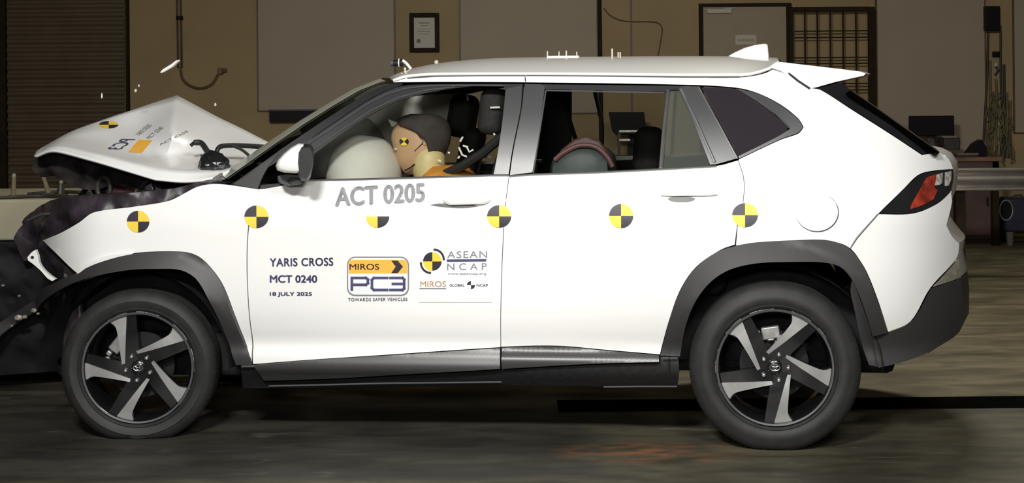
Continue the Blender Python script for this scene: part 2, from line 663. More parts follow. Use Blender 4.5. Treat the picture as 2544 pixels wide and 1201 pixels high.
def floor_material():
    m = bpy.data.materials.new('worn_concrete')
    m.use_nodes = True
    nt = m.node_tree
    b = nt.nodes['Principled BSDF']
    b.inputs['Roughness'].default_value = .62
    tc = nt.nodes.new('ShaderNodeTexCoord')

    def nz(scale, st, det=8, dist=0.0):
        mp = nt.nodes.new('ShaderNodeMapping')
        mp.inputs['Scale'].default_value = st
        n = nt.nodes.new('ShaderNodeTexNoise')
        n.inputs['Scale'].default_value = scale
        n.inputs['Detail'].default_value = det
        n.inputs['Distortion'].default_value = dist
        nt.links.new(tc.outputs['Object'], mp.inputs['Vector'])
        nt.links.new(mp.outputs['Vector'], n.inputs['Vector'])
        return n

    def ramp(n, stops):
        r = nt.nodes.new('ShaderNodeValToRGB')
        e = r.color_ramp.elements
        while len(e) < len(stops):
            e.new(.5)
        for k, (p, c) in enumerate(stops):
            e[k].position = p
            e[k].color = (*c, 1)
        nt.links.new(n.outputs['Fac'], r.inputs['Fac'])
        return r

    def mix(fac, a, bb, mode='MIX'):
        x = nt.nodes.new('ShaderNodeMix')
        x.data_type = 'RGBA'
        x.blend_type = mode
        if isinstance(fac, float):
            x.inputs['Factor'].default_value = fac
        else:
            nt.links.new(fac, x.inputs['Factor'])
        nt.links.new(a, x.inputs['A'])
        nt.links.new(bb, x.inputs['B'])
        return x.outputs['Result']
    base = ramp(nz(1.1, (1, 2.2, 1), 10, .6), [(.3, (.040, .036, .029)), (.52, (.066, .061, .048)), (.72, (.098, .092, .072))])
    streak = ramp(nz(4.0, (.7, 1.8, 1), 10, .8), [(.35, (.5, .5, .5)), (.65, (1.25, 1.25, 1.2))])
    col = mix(.75, base.outputs['Color'], streak.outputs['Color'], 'MULTIPLY')
    # the lane in front of the guide channel is darker than the floor beyond
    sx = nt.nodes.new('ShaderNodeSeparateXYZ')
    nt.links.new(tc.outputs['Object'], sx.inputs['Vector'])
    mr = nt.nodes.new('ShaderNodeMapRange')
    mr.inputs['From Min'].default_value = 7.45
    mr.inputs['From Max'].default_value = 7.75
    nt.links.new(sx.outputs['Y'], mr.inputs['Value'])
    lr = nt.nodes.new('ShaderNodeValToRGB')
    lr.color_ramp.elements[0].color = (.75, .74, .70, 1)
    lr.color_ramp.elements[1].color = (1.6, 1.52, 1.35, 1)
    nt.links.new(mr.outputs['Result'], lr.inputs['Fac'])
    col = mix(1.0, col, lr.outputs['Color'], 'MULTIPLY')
    # a darker stretch of the lane, ending beside the rear wheel
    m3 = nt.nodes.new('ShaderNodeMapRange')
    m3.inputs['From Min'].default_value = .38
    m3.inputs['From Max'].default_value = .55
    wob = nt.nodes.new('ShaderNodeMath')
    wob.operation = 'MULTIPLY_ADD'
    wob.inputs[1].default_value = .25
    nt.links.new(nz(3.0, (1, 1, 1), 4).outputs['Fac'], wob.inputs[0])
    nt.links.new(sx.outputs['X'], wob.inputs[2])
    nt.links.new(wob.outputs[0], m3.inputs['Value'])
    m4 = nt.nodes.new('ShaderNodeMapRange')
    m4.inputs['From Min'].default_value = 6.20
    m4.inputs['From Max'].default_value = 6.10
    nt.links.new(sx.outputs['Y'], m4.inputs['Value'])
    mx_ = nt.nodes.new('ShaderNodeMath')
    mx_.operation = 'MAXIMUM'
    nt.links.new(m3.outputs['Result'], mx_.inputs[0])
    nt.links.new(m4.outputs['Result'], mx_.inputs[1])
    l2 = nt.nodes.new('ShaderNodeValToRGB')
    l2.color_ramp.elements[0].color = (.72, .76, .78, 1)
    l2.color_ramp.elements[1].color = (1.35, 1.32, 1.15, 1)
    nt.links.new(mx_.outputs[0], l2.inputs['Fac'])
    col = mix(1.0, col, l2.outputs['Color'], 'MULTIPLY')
    # pale scuffs
    sc = ramp(nz(3.2, (.8, 3.5, 1), 12, 1.2), [(.62, (0, 0, 0)), (.72, (1, 1, 1))])
    sc2 = ramp(nz(.8, (1, 1, 1), 2), [(.45, (0, 0, 0)), (.6, (.55, .55, .55))])
    pale = nt.nodes.new('ShaderNodeRGB')
    pale.outputs[0].default_value = (.19, .18, .145, 1)
    fm = mix(1.0, sc.outputs['Color'], sc2.outputs['Color'], 'MULTIPLY')
    col = mix(fm, col, pale.outputs[0])
    # a reddish brown stain near the middle of the frame, in front of the rear wheel
    mp = nt.nodes.new('ShaderNodeMapping')
    c0 = G(1620, 1125)
    mp.inputs['Location'].default_value = (-c0.x * 2.2, -c0.y * 4.0, 0)
    mp.inputs['Scale'].default_value = (2.2, 4.0, 1)
    nt.links.new(tc.outputs['Object'], mp.inputs['Vector'])
    gr = nt.nodes.new('ShaderNodeTexGradient')
    gr.gradient_type = 'SPHERICAL'
    nt.links.new(mp.outputs['Vector'], gr.inputs['Vector'])
    gm = nt.nodes.new('ShaderNodeMath')
    gm.operation = 'MULTIPLY'
    nn = ramp(nz(7, (1, 2, 1), 6), [(.42, (0, 0, 0)), (.62, (1, 1, 1))])
    nt.links.new(gr.outputs['Fac'], gm.inputs[0])
    nt.links.new(nn.outputs['Color'], gm.inputs[1])
    rst = nt.nodes.new('ShaderNodeRGB')
    rst.outputs[0].default_value = (.24, .10, .045, 1)
    col = mix(gm.outputs[0], col, rst.outputs[0])
    nt.links.new(col, b.inputs['Base Color'])
    rr = ramp(nz(2.0, (1, 2, 1), 6), [(.3, (.45, .45, .45)), (.7, (.75, .75, .75))])
    nt.links.new(rr.outputs['Color'], b.inputs['Roughness'])
    bp = nt.nodes.new('ShaderNodeBump')
    bp.inputs['Strength'].default_value = .25
    bp.inputs['Distance'].default_value = .004
    nt.links.new(nz(30, (1, 1, 1), 6).outputs['Fac'], bp.inputs['Height'])
    nt.links.new(bp.outputs['Normal'], b.inputs['Normal'])
    return m


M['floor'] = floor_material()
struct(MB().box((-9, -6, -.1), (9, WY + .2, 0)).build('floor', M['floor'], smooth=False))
struct(MB().box((-9, WY, 0), (9, WY + .2, 7.5)).build('wall_back', M['wall'], smooth=False))
struct(MB().box((-9, -6, 7.5), (9, WY + .2, 7.6)).build('ceiling', M['clutter'], smooth=False))


def wx(px, D):
    return (px - CX) / F * D


def wz(py, D, px=1272):
    return W(px, py, D).z


def wbox(mb, x0, y0, x1, y1, D, depth, mi=0):
    """box whose front face covers the pixel rectangle at distance D"""
    xm, ym = (x0 + x1) / 2, (y0 + y1) / 2
    return mb.box((W(x0, ym, D).x, D, W(xm, y1, D).z), (W(x1, ym, D).x, D + depth, W(xm, y0, D).z), mi)


# ------------------------------------------------------------------ the car
car = thing('car', 'white crash tested hatchback SUV with crumpled bonnet, lettered door and black and yellow target stickers', 'car', O, -TH)


def P3(u, v, z):
    return Vector((u, v, z))


# ---- wheels
RW = [L(1925, 914, .06), L(345, 914, .07)]
RIMR = .232


def wheel(name, uc, zc, R, phase, vface=0.035, steer=0.0, far=False):
    """tyre mesh is the part; rim pieces are its sub-parts. axis along local y, camera side at smaller y"""
    mb = MB()
    ri, w = .231, .205
    prof = [(ri, .030), (ri + .012, .012), (ri + .020, .006), (ri + .024, .010), (ri + .034, .004), (ri + .055, .000), (R - .050, .004), (R - .030, .009), (R - .013, .022), (R - .0025, .036)]
    tread = []
    ng = 5
    for k in range(ng):
        a = .044 + (w - .088) * k / ng
        tread += [(R, a), (R, a + .017), (R - .008, a + .018), (R - .008, a + .0225)]
    prof += tread + [(R - .004, w - .040), (R - .014, w - .022), (R - .05, w - .004), (ri + .04, w), (ri, w - .03)]
    mb.lathe(prof, (0, 0, 0), 96, closed=True)
    # tread blocks on the shoulder
    for k in range(72):
        a = 2 * pi * k / 72
        ca, sa = cos(a), sin(a)
        t = Vector((-sa, 0, ca))
        rd = Vector((ca, 0, sa))
        pts = []
        for (r_, y_) in ((R - .010, .0245), (R - .0005, .035), (R - .0002, .043), (R - .010, .043)):
            for s_ in (-1, 1):
                pts.append(rd * r_ + t * (s_ * .0095) + Vector((0, y_, 0)))
        mb.add(pts, [(0, 1, 3, 2), (2, 3, 5, 4), (0, 2, 4, 6), (1, 7, 5, 3)])
    # the tyre stands flat on the ground
    mb.v = [(x, y, max(z, -zc + .001)) for x, y, z in mb.v]
    t = mb.build(name, M['rubber'], car, autosmooth=50, fix=False)
    t.location = (uc, vface if not far else CARW - vface, zc)
    t.rotation_euler = (0, 0, steer + (pi if far else 0))
    if far:
        return t
    # rim barrel and lip
    rb = MB()
    rb.lathe([(ri + .006, .012), (ri + .003, .006), (ri - .004, .008), (ri - .008, .020), (ri - .016, .045), (ri - .020, .12), (ri - .02, .19)], (0, 0, 0), 72)
    rb.build('rim_barrel', M['rimblack'], t)
    ml = MB()
    ml.lathe([(ri + .0065, .0115), (ri + .004, .0045), (ri - .001, .0055), (ri - .004, .0085)], (0, 0, 0), 72)
    ml.build('rim_lip', M['trim'], t)
    bd = MB()
    bd.lathe([(.001, .085), (.075, .085), (.078, .10), (.14, .10), (.14, .118), (.001, .118)], (0, 0, 0), 48)
    bd.build('brake_disc', M['black2'], t)
    cp = MB()
    ca_ = 140 if phase > 36 else 99
    a = radians(ca_)
    rt = Matrix.Rotation(-a, 3, 'Y')
    for (r0, r1, t0, t1) in ((.105, .158, -.045, .030), (.125, .150, .034, .058), (.098, .112, -.02, .012)):
        mb2 = MB().box((r0, .072, t0), (r1, .10, t1))
        cp.add([rt @ Vector(q) for q in mb2.v], mb2.f)
    cp.build('brake_caliper', M['steel'], t, bevel=.006)
    # black back of every spoke + machined face
    silver = [(x * 1.03, y * 1.03) for x, y in [(.036, .058), (.10, .0425), (.172, .028), (.195, .029), (.2265, .049), (.2295, .020), (.2315, -.006), (.229, -.036), (.15, -.0035), (.10, .017), (.034, .045)]]
    black = [(x * 1.03, y * 1.03) for x, y in [(.036, .060), (.10, .0435), (.180, .0275), (.226, .050), (.229, -.03), (.221, -.072), (.13, -.046), (.06, -.028), (.02, -.035), (-.02, -.03), (-.02, .03), (.0, .06)]]
    chip = [(.229, -.075), (.2135, -.1075), (.206, -.098), (.208, -.080)]
    lipb = [(.213, -.110), (.176, -.161), (.1735, -.1575), (.207, -.108)]

    def prof_y(r):
        return .019 if r > .2 else .019 + .016 * (1 - r / .2) ** 1.0 - .010 * sin(pi * min(1, r / .2))
    for k in range(5):
        a = radians(phase + 72 * k)
        ca, sa = cos(a), sin(a)

        def to(p, dy=0.0):
            r = hypot(*p)
            return Vector((p[0] * ca - p[1] * sa, prof_y(r) + dy, p[0] * sa + p[1] * ca))

        def extr(mb_, poly, d0, d1):
            pp = resample([Vector(q) for q in poly], .012, 30)
            n = len(pp)
            V2, E2, F2, *_ = geometry.delaunay_2d_cdt(pp, [], [list(range(n))], 1, 1e-7)
            top = [to(q, d0) for q in V2]
            bot = [to(q, d1) for q in pp]
            fs = [tuple(f) for f in F2]
            mb_.add(top, fs)
            tp = [to(q, d0) for q in pp]
            mb_.add(tp + bot, [(i, (i + 1) % n, n + (i + 1) % n, n + i) for i in range(n)])
        s1 = MB()
        extr(s1, black, 0.004, .045)
        sp = s1.build('spoke', M['rimblack'], t, autosmooth=30)
        s2 = MB()
        extr(s2, silver, -.001, .01)
        extr(s2, chip, -.001, .02)
        extr(s2, lipb, -.001, .012)
        s2.build('spoke_face', M['alloy'], t, autosmooth=30)
        ln = MB()
        la = radians(phase + 72 * k + 82)
        ln.lathe([(.0005, .008), (.006, .009), (.009, .013), (.0095, .03)], (.054 * cos(la), 0, .054 * sin(la)), 12)
        ln.build('lug_nut', M['chrome'], t)
    hb = MB()
    hb.lathe([(.0005, .017), (.024, .018), (.030, .022), (.031, .045), (.068, .036), (.074, .05), (.074, .085)], (0, 0, 0), 32)
    hb.build('centre_cap', M['rimblack'], t)
    em = MB()
    em.tube([(.020 * cos(2 * pi * i / 24), .0165, .013 * sin(2 * pi * i / 24)) for i in range(25)], .0016, 6, cap=False)
    em.tube([(.0075 * cos(2 * pi * i / 20), .0165, .002 + .011 * sin(2 * pi * i / 20)) for i in range(21)], .0014, 6, cap=False)
    em.tube([(.0135 * cos(2 * pi * i / 20), .0165, .007 + .0048 * sin(2 * pi * i / 20)) for i in range(21)], .0013, 6, cap=False)
    em.build('cap_emblem', M['chrome'], t)
    return t


wheel('wheel', RW[0][0], RW[0][1], .345, -11, .045, 0.0)
wheel('wheel', RW[1][0], RW[1][1], .330, 38, .050, radians(9))
wheel('wheel', RW[0][0], RW[0][1], .345, -11, .045, 0, True)
wheel('wheel', RW[1][0], RW[1][1], .336, 38, .12, 0, True)

# ---- outer skin panels -------------------------------------------------------
REAR_ARCH_OUT = [(1640, 884), (1648, 850), (1662, 800), (1690, 722), (1730, 664), (1790, 622), (1880, 603), (1970, 598), (2050, 597), (2095, 608), (2125, 632), (2152, 675), (2180, 745), (2206, 828)]
REAR_ARCH_IN = [(2166, 836), (2150, 780), (2132, 730), (2112, 690), (2085, 663), (2040, 652), (1960, 650), (1880, 653), (1815, 668), (1768, 697), (1730, 745), (1704, 810), (1690, 886)]
FRONT_SEAM = [(655, 432), (641, 470), (626, 522), (616, 585), (614, 660), (618, 760), (628, 904)]
B_SEAM = [(1272, 380), (1263, 450), (1255, 520), (1248, 640), (1244, 780), (1244, 863)]
REAR_SEAM = [(1834, 398), (1848, 445), (1846, 505), (1834, 550), (1826, 609)]

def arch_lip(uc, zc):
    def f(u, z):
        r = hypot(u - uc, z - zc)
        return -.045 * max(0, min(1, (.50 - r) / .09)) * max(0, min(1, (z - .30) / .30))
    return f


fender = panel('front_fender', [(652, 471), (572, 459), (530, 456), (490, 463), (455, 481), (420, 498), (330, 513), (232, 527), (196, 552), (150, 578), (105, 597),
                                (140, 632), (188, 678), (250, 650), (330, 631), (450, 627), (492, 638), (528, 672), (556, 715), (585, 790), (612, 860), (627, 904)] + FRONT_SEAM[::-1][1:-2],
               M['paint'], car, gap=.0026)
fdoor = panel('front_door', FRONT_SEAM[1:] + [(628, 906), (760, 896), (1000, 880), (1244, 864)] + B_SEAM[::-1][1:-1] + [(1265, 437), (1100, 441), (900, 447), (770, 450), (656, 469)], M['paint'], car, grid=.018, mirror=True)
fdoor_far = fdoor[1]
fdoor = fdoor[0]
rdoor, rdoor_far = panel('rear_door', B_SEAM[1:] + [(1330, 860), (1400, 861), (1500, 870), (1640, 882)] + REAR_ARCH_OUT[1:6] + [(1826, 609)] + REAR_SEAM[::-1][1:] + [(1780, 412), (1640, 420), (1325, 432), (1265, 436)], M['paint'], car, mirror=True)
quarter, quarter_far = panel('quarter_panel', [(976, 205), (1010, 194), (1080, 189.5), (1305, 189), (1500, 190), (1700, 192), (1840, 192), (1905, 180), (1940, 158), (1952, 176), (1975, 196), (2010, 218), (2036, 222), (2120, 275), (2210, 332), (2290, 385),
                                               (2335, 379), (2358, 396), (2368, 420), (2310, 426), (2280, 436), (2245, 470), (2183, 531), (2130, 592), (2112, 618), (2095, 608), (2050, 597), (1970, 598), (1880, 603), (1828, 611)]
                                + REAR_SEAM[::-1][1:] + [(1836, 396), (1940, 347), (1985, 331), (1996, 316), (1984, 296), (1940, 261), (1880, 231), (1826, 218), (1700, 211), (1305, 205), (1100, 204)], M['paint'], car, gap=.0008, mirror=True)
rbump = panel('rear_bumper', [(2183, 532), (2270, 530), (2330, 505), (2362, 476), (2366, 500), (2352, 560), (2366, 588), (2384, 606), (2378, 640), (2312, 716), (2262, 800), (2206, 826), (2180, 745), (2152, 675), (2125, 632), (2113, 619), (2131, 592)], M['paint'], car, mirror=True)[0]
panel('lower_bumper', [(2206, 828), (2262, 802), (2313, 717), (2387, 692), (2391, 720), (2390, 800), (2372, 838), (2300, 880), (2182, 916), (2172, 866), (2166, 838)], M['plastic'], car, off=-.004, mirror=True)
panel('bumper_reflector', [(2383, 640), (2389, 690), (2314, 715)], M['reflector'], car, off=.006, mirror=True)
panel('rear_arch_trim', REAR_ARCH_OUT + REAR_ARCH_IN, M['plastic'], car, off=-.008, th=.06, mirror=True, grid=.02, disp=arch_lip(2.62, RW[0][1] + .02))
panel('mud_flap', [(2118, 690), (2132, 730), (2150, 780), (2166, 836), (2184, 914), (2158, 908), (2136, 840), (2124, 780), (2112, 720)], M['plastic'], car, off=.03)
FRONT_ARCH_OUT = [(-60, 840), (0, 800), (100, 722), (185, 680), (250, 651), (330, 631), (450, 626), (492, 637), (528, 671), (556, 714), (585, 789), (612, 859), (628, 908)]
FRONT_ARCH_IN = [(586, 908), (570, 850), (548, 790), (520, 732), (490, 690), (452, 670), (400, 667), (335, 669), (250, 684), (180, 706), (110, 748), (40, 806), (-40, 880)]
panel('front_arch_trim', FRONT_ARCH_OUT + FRONT_ARCH_IN, M['plastic'], car, off=-.008, th=.06, grid=.02, disp=arch_lip(.02, RW[1][1] + .02))
panel('fender_edge', [(188, 676), (215, 655), (262, 637), (330, 629), (330, 632), (250, 654), (192, 682)], M['paint'], car, off=-.016, grid=.05)

# sill mouldings: door parts
panel('door_moulding', [(630, 908), (760, 897), (1000, 881), (1243, 865), (1243, 918), (1000, 932), (850, 941), (656, 948)], M['plastic2'], fdoor, off=-.010, th=.03, grid=.012, step=.012,
      fn=lambda u, z: side(u, z) - .012 * g(z - .32, .03))
panel('door_moulding', [(1246, 864), (1330, 861), (1400, 862), (1500, 871), (1638, 884), (1638, 901), (1480, 905), (1246, 918)], M['plastic2'], rdoor, off=-.010, th=.03, grid=.012, step=.012,
      fn=lambda u, z: side(u, z) - .012 * g(z - .35, .03))
panel('sill', [(599, 908), (650, 908), (656, 950), (850, 943), (1000, 934), (1244, 920), (1480, 907), (1640, 903), (1642, 886), (1686, 886), (1688, 930), (1683, 962), (1500, 962), (1250, 958), (960, 963), (690, 966), (602, 966)], M['black'], car, off=.012, th=.06, mirror=True)
sl = MB()
sl.tube([S(668, 960, -.002), S(800, 957, -.002), S(960, 953, -.002), S(1246, 950, -.002)], .0035, 6)
sl.tube([S(1500, 962, -.002), S(1590, 961, -.002), S(1682, 961, -.002)], .0035, 6)
sl.tube([S(600, 911, -.004), S(646, 910, -.004)], .005, 6)
sl.tube([S(1645, 891, -.004), S(1684, 890, -.004)], .006, 6)
sl.build('sill_edge', M['trim'], car)

# dark inner shell behind the shut lines
shell_px = [(600, 905), (560, 720), (520, 650), (500, 480), (700, 455), (1265, 445), (1640, 428), (1838, 405), (1985, 345), (2020, 300), (1960, 215), (2040, 235), (2280, 390), (2330, 420), (2200, 520), (2150, 600), (2110, 640), (2050, 620), (1880, 622), (1760, 660), (1690, 760), (1650, 880), (1640, 940), (1250, 950), (640, 955)]
panel('inner_shell', shell_px, M['interior'], car, off=.035, grid=.07, step=.05, mirror=True)

# wheel houses and floor pan
for uc, zc, r in ((RW[0][0], RW[0][1], .43), (RW[1][0] - .02, RW[1][1] + .02, .42)):
    for fl in (False, True):
        wl = MB()
        rings = []
        for v in (.055, .12, .36):
            rings.append([P3(uc + r * cos(pi * k / 24), (CARW - v if fl else v), zc - .02 + r * sin(pi * k / 24)) for k in range(25)])
        wl.loft(rings, closed=False)
        vv = CARW - .36 if fl else .36
        wl.add([P3(uc, vv, zc - .02)] + rings[-1], [(0, i + 1, i + 2) for i in range(24)])
        wl.build('wheel_house', M['black2'], car, fix=False)
MB().box((-.30, .30, .23), (.35, 1.47, .42)).box((.43, .20, .235), (2.16, 1.57, .32)).box((2.16, .40, .26), (3.15, 1.37, .42)).build('floor_pan', M['black2'], car, bevel=.03)

# ---- roof ---------------------------------------------------------------------
EDGE = [(978, 204), (1010, 193.5), (1080, 188.5), (1305, 188), (1500, 189), (1700, 191), (1840, 191), (1902, 179), (1938, 157)]
eu = [S(*p) for p in EDGE]
zc_px = [(960, 216), (1000, 206), (1040, 192), (1080, 173), (1150, 158), (1250, 149.5), (1400, 147), (1600, 145.5), (1800, 145.5), (1936, 150.5)]
cc = [lp(p[0], p[1], .80) for p in zc_px]


def interp(xs, ys):
    f = pchip(xs, ys)
    return f


e_z = interp([p.x for p in eu], [p.z for p in eu])
e_v = interp([p.x for p in eu], [p.y for p in eu])
c_z = interp([p.x for p in cc], [p.z for p in cc])
U0, U1 = eu[0].x, eu[-1].x


def roof_pt(u, t):
    ve, ze, zz = e_v(u), e_z(u), c_z(u)
    v = ve + (CARW - 2 * ve) * t
    k = 1 - abs(2 * t - 1) ** 2.1
    return P3(u - 0.10 * k * max(0, 1 - (u - U0) / .35), v, ze + (zz - ze) * k)


TS = [0, .008, .02, .04, .07, .11, .16, .22, .3, .4, .5]
TS = TS + [1 - t for t in TS[::-1][1:]]
rings = [[roof_pt(U0 + (U1 - U0) * i / 40, t) for t in TS] for i in range(41)]
rf = MB().loft(rings, closed=False)
roof = rf.build('roof', M['paint'], car, autosmooth=60)
sd = roof.modifiers.new('thick', 'SOLIDIFY')
sd.thickness, sd.offset = .012, -1
hl = MB().loft([[roof_pt(U0 + .06 + (U1 - U0 - .08) * i / 12, .03 + .94 * t) - Vector((0, 0, .045)) for t in TS] for i in range(13)], closed=False)
hl.build('headliner', M['interior'], car)
dl = MB()
for pts in ([(1012, 195), (1080, 190), (1200, 188.5), (1304, 188.5), (1305, 196), (1306, 203)], [(1308, 188), (1500, 189.5), (1700, 192), (1838, 192)]):
    dl.tube([S(a, b, -.0005) for a, b in pts], .0028, 6)
dl.build('roof_seam', M['trim'], car)
ss_ = MB()
ss_.tube([S(x, y, -.006) for x, y in ((1937, 150), (1943, 163), (1958, 181), (1983, 201), (2012, 220))], .0045, 6)
ss_.build('spoiler_seam', M['black'], car)
# shark fin
fx = [(1808, 140), (1826, 130), (1850, 119), (1875, 112), (1900, 109), (1907, 110), (1910, 142), (1908, 150), (1812, 150)]
fv = .885
fin = MB()
front = [lp(x, y, fv) for x, y in fx]
rr = []
for k, wv in ((0, -.018), (1, -.012), (2, 0), (3, .012), (4, .018)):
    rr.append([p + Vector((0, wv * (.45 + .55 * max(0, min(1, (1.70 - p.z) / .09))), 0)) if k in (0, 4) else p + Vector((0, wv, 0)) for p in front])
fin.loft([rr[0], rr[4]])
fin.build('shark_fin_antenna', M['paint'], car, bevel=.006)


# ---- spoiler, tailgate --------------------------------------------------------
def cross(name, pts, v0, m, parent, bulge=0.05, n=13, round_=0.0, smooth=30, thick=0):
    """a side-view outline (u,z) carried across the car between v0 and its mirror, bowed towards the rear in the middle"""
    rings = []
    for i in range(n):
        t = i / (n - 1)
        q = 1 - (2 * t - 1) ** 2
        e = round_ * (1 - (1 - min(1, min(t, 1 - t) / .06)) ** 2) - round_ if round_ else 0
        ring = []
        for p in pts:
            vv = p[2] if len(p) > 2 else v0
            ring.append(P3(p[0] + bulge * q + e * (p[0] > pts[0][0] + .05), vv + (CARW - 2 * vv) * t, p[1]))
        rings.append(ring)
    return MB().loft(rings, closed=len(pts) > 2 and not thick, cap=True).build(name, m, parent, autosmooth=smooth)


def pts_at(px, v):
    return [L(x, y, v) for x, y in px]


spv = S(1975, 190).y
cross('roof_spoiler', [L(1915, 168, spv), L(1938, 154, spv), L(2000, 160, spv), L(2060, 167, spv), L(2110, 173, spv), L(2150, 178, spv), L(2163, 183, spv), L(2158, 188, spv), L(2090, 203, spv), L(2040, 217, spv), L(2012, 222, spv), L(1978, 197, spv), L(1955, 178, spv)], spv, M['paint'], car, bulge=.03, round_=.02)
gv = S(2160, 300).y
panel('tailgate_side', [(2036, 224), (2012, 223), (2090, 204), (2112, 222), (2170, 262), (2250, 320), (2332, 378), (2290, 384), (2210, 331), (2120, 274)], M['gloss'], car, off=.02, mirror=True)
a0, a1 = L(2112, 224, gv + .03), L(2334, 379, gv + .03)
cross('rear_window', [a0, a1, (a1[0] - .02, a1[1] - .015), (a0[0] - .02, a0[1] - .015)], gv + .03, M['rglass'], car, bulge=.05)
tl = [S(2335, 379), S(2352, 388), S(2366, 408), S(2369, 430), S(2366, 480), S(2352, 520), S(2350, 560)]
tg = [(p.x - .004, p.z, p.y + .006) for p in tl]
cross('tailgate', tg + [(p[0] - .05, p[1], p[2]) for p in tg[::-1]], .3, M['paint'], car, bulge=.09)
bl_ = [S(2350, 561), S(2368, 588), S(2383, 606), S(2378, 640), S(2386, 690)]
bb = [(p.x - .004, p.z, p.y + .006) for p in bl_]
cross('bumper_cover', bb + [(p[0] - .05, p[1], p[2]) for p in bb[::-1]], .3, M['paint'], car, bulge=.10)
bl2 = [S(2387, 692), S(2391, 740), S(2389, 800), S(2370, 840), S(2310, 878)]
bb = [(p.x - .004, p.z, p.y + .006) for p in bl2]
cross('bumper_valance', bb + [(p[0] - .05, p[1], p[2]) for p in bb[::-1]], .3, M['plastic'], car, bulge=.10)

# tail lamp
lamp = panel('tail_lamp', [(2183, 531), (2245, 470), (2282, 436), (2310, 427), (2368, 420), (2370, 440), (2364, 474), (2330, 504), (2270, 528)], M['gloss'], car, off=-.006, mirror=True)
for i, lampo in enumerate(lamp):
    pass
panel('red_lens', [(2262, 512), (2285, 470), (2302, 440), (2326, 432), (2330, 440), (2322, 464), (2330, 474), (2320, 496), (2290, 512), (2262, 521)], M['red'], lamp[0], off=-.011, grid=.015, step=.012)
panel('clear_lens', [(2326, 434), (2343, 428), (2342, 455), (2336, 460), (2322, 462)], M['lens'], lamp[0], off=-.012, grid=.02)
panel('clear_lens', [(2347, 428), (2364, 424), (2365, 440), (2358, 462), (2346, 464)], M['lens'], lamp[0], off=-.012, grid=.02)

# fuel flap and small door marks
ff = MB()
ff.tube([S(2030 + 53 * cos(radians(a)), 528 - 48 * sin(radians(a)), -.001) for a in range(-165, 60, 8)], [.0004 + .0022 * sin(pi * i / 28) for i in range(29)][:len(range(-165, 60, 8))], 6)
ff.build('fuel_flap', M['trim'], quarter)
panel('tailgate_seam', [(2182, 532), (2130, 592), (2113, 619), (2111, 617), (2127, 591), (2179, 532)], M['inkgrey'], quarter, off=-.002, gap=0, grid=.05)


# handles
def handle(px0, px1, y0, y1, parent, cupx, hp=13, dout=.030):
    """bar handle: lofted bar standing off the skin, with a scooped cup behind"""
    rings = []
    n = 14
    for i in range(n + 1):
        t = i / n
        x = px0 + (px1 - px0) * t
        yc = y0 + (y1 - y0) * t
        h = hp * min(1, (t * 6 + .35)) * min(1, ((1 - t) * 6 + .45))
        d = dout * min(1, t * 5) * min(1, (1 - t) * 5) + .004
        c = S(x, yc, 0)
        hh = h / 606
        ring = []
        for k in range(10):
            a = 2 * pi * k / 10
            ring.append(P3(c.x, c.y - d * .6 - .010 * cos(a), c.z + hh * sin(a)))
        rings.append(ring)
    o = MB().loft(rings).build('door_handle', M['paint'], parent)
    pl = [(cupx + 34 * cos(radians(a)), y0 + 9 + (9 if sin(radians(a)) < 0 else 5) * -sin(radians(a))) for a in range(0, 360, 20)]
    panel('handle_cup', pl, M['plastic2'], parent, off=-.0022, gap=0, grid=.02, step=.01)
    return o


handle(1100, 1220, 497, 494, fdoor, 1150)
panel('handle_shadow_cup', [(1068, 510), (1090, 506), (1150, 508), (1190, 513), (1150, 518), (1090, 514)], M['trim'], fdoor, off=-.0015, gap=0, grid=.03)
handle(1642, 1782, 485, 483, rdoor, 1693, 3.5, .012)

# ---- windows and pillars ------------------------------------------------------
# front door: frame ring around the glass
FG = [(772, 446), (776, 392), (850, 336), (925, 288), (990, 256), (1060, 236), (1130, 224), (1200, 218), (1254, 220), (1246, 300), (1236, 370), (1223, 433), (1100, 439), (900, 445)]


def ring_panel(name, outer, inner, m, parent, off, th=.03, mirror=False):
    """frame: outer and inner outlines bridged by one slit"""
    d = [(hypot(o[0] - i[0], o[1] - i[1]), a, b) for a, o in enumerate(outer) for b, i in enumerate(inner)]
    _, a, b = min(d)
    o2 = outer[a:] + outer[:a + 1]
    i2 = (inner[b:] + inner[:b + 1])
    if (area2([Vector(p) for p in outer]) > 0) == (area2([Vector(p) for p in inner]) > 0):
        i2 = i2[::-1]
    poly = o2 + i2
    e = .35
    poly[len(o2) - 1] = (poly[len(o2) - 1][0] + e, poly[len(o2) - 1][1] + e)
    poly[len(o2)] = (poly[len(o2)][0] + e, poly[len(o2)][1] + e)
    return panel(name, poly, m, parent, off=off, th=th, gap=0.0, grid=.04, mirror=mirror, corner=30)


panel('window_frame', [(700, 436), (735, 372), (790, 333), (850, 292), (905, 255), (955, 228), (1000, 213), (1060, 209), (1300, 208), (1294, 268), (1272, 380), (1264, 436),
                       (1224, 437), (1237, 370), (1247, 300), (1255, 221), (1250, 216), (1200, 214), (1130, 220), (1060, 232), (990, 251), (925, 283), (850, 331), (776, 386), (768, 410), (762, 446)],
      M['frame'], fdoor, off=.004, th=.04)
panel('window_frame', [(735, 372), (790, 333), (850, 292), (905, 255), (955, 228), (1000, 213), (1060, 209), (1300, 208), (1294, 268), (1272, 380), (1264, 436),
                       (1224, 437), (1237, 370), (1247, 300), (1255, 221), (1250, 216), (1200, 214), (1130, 220), (1060, 232), (990, 251), (925, 283), (850, 331), (776, 386), (768, 410), (700, 436)],
      M['interior'], fdoor_far, uz=None, off=.004, th=.04).location = (0, 0, 0)


def mirror_obj(o):
    me = o.data
    for v in me.vertices:
        v.co.y = CARW - v.co.y
    me.flip_normals()
    return o


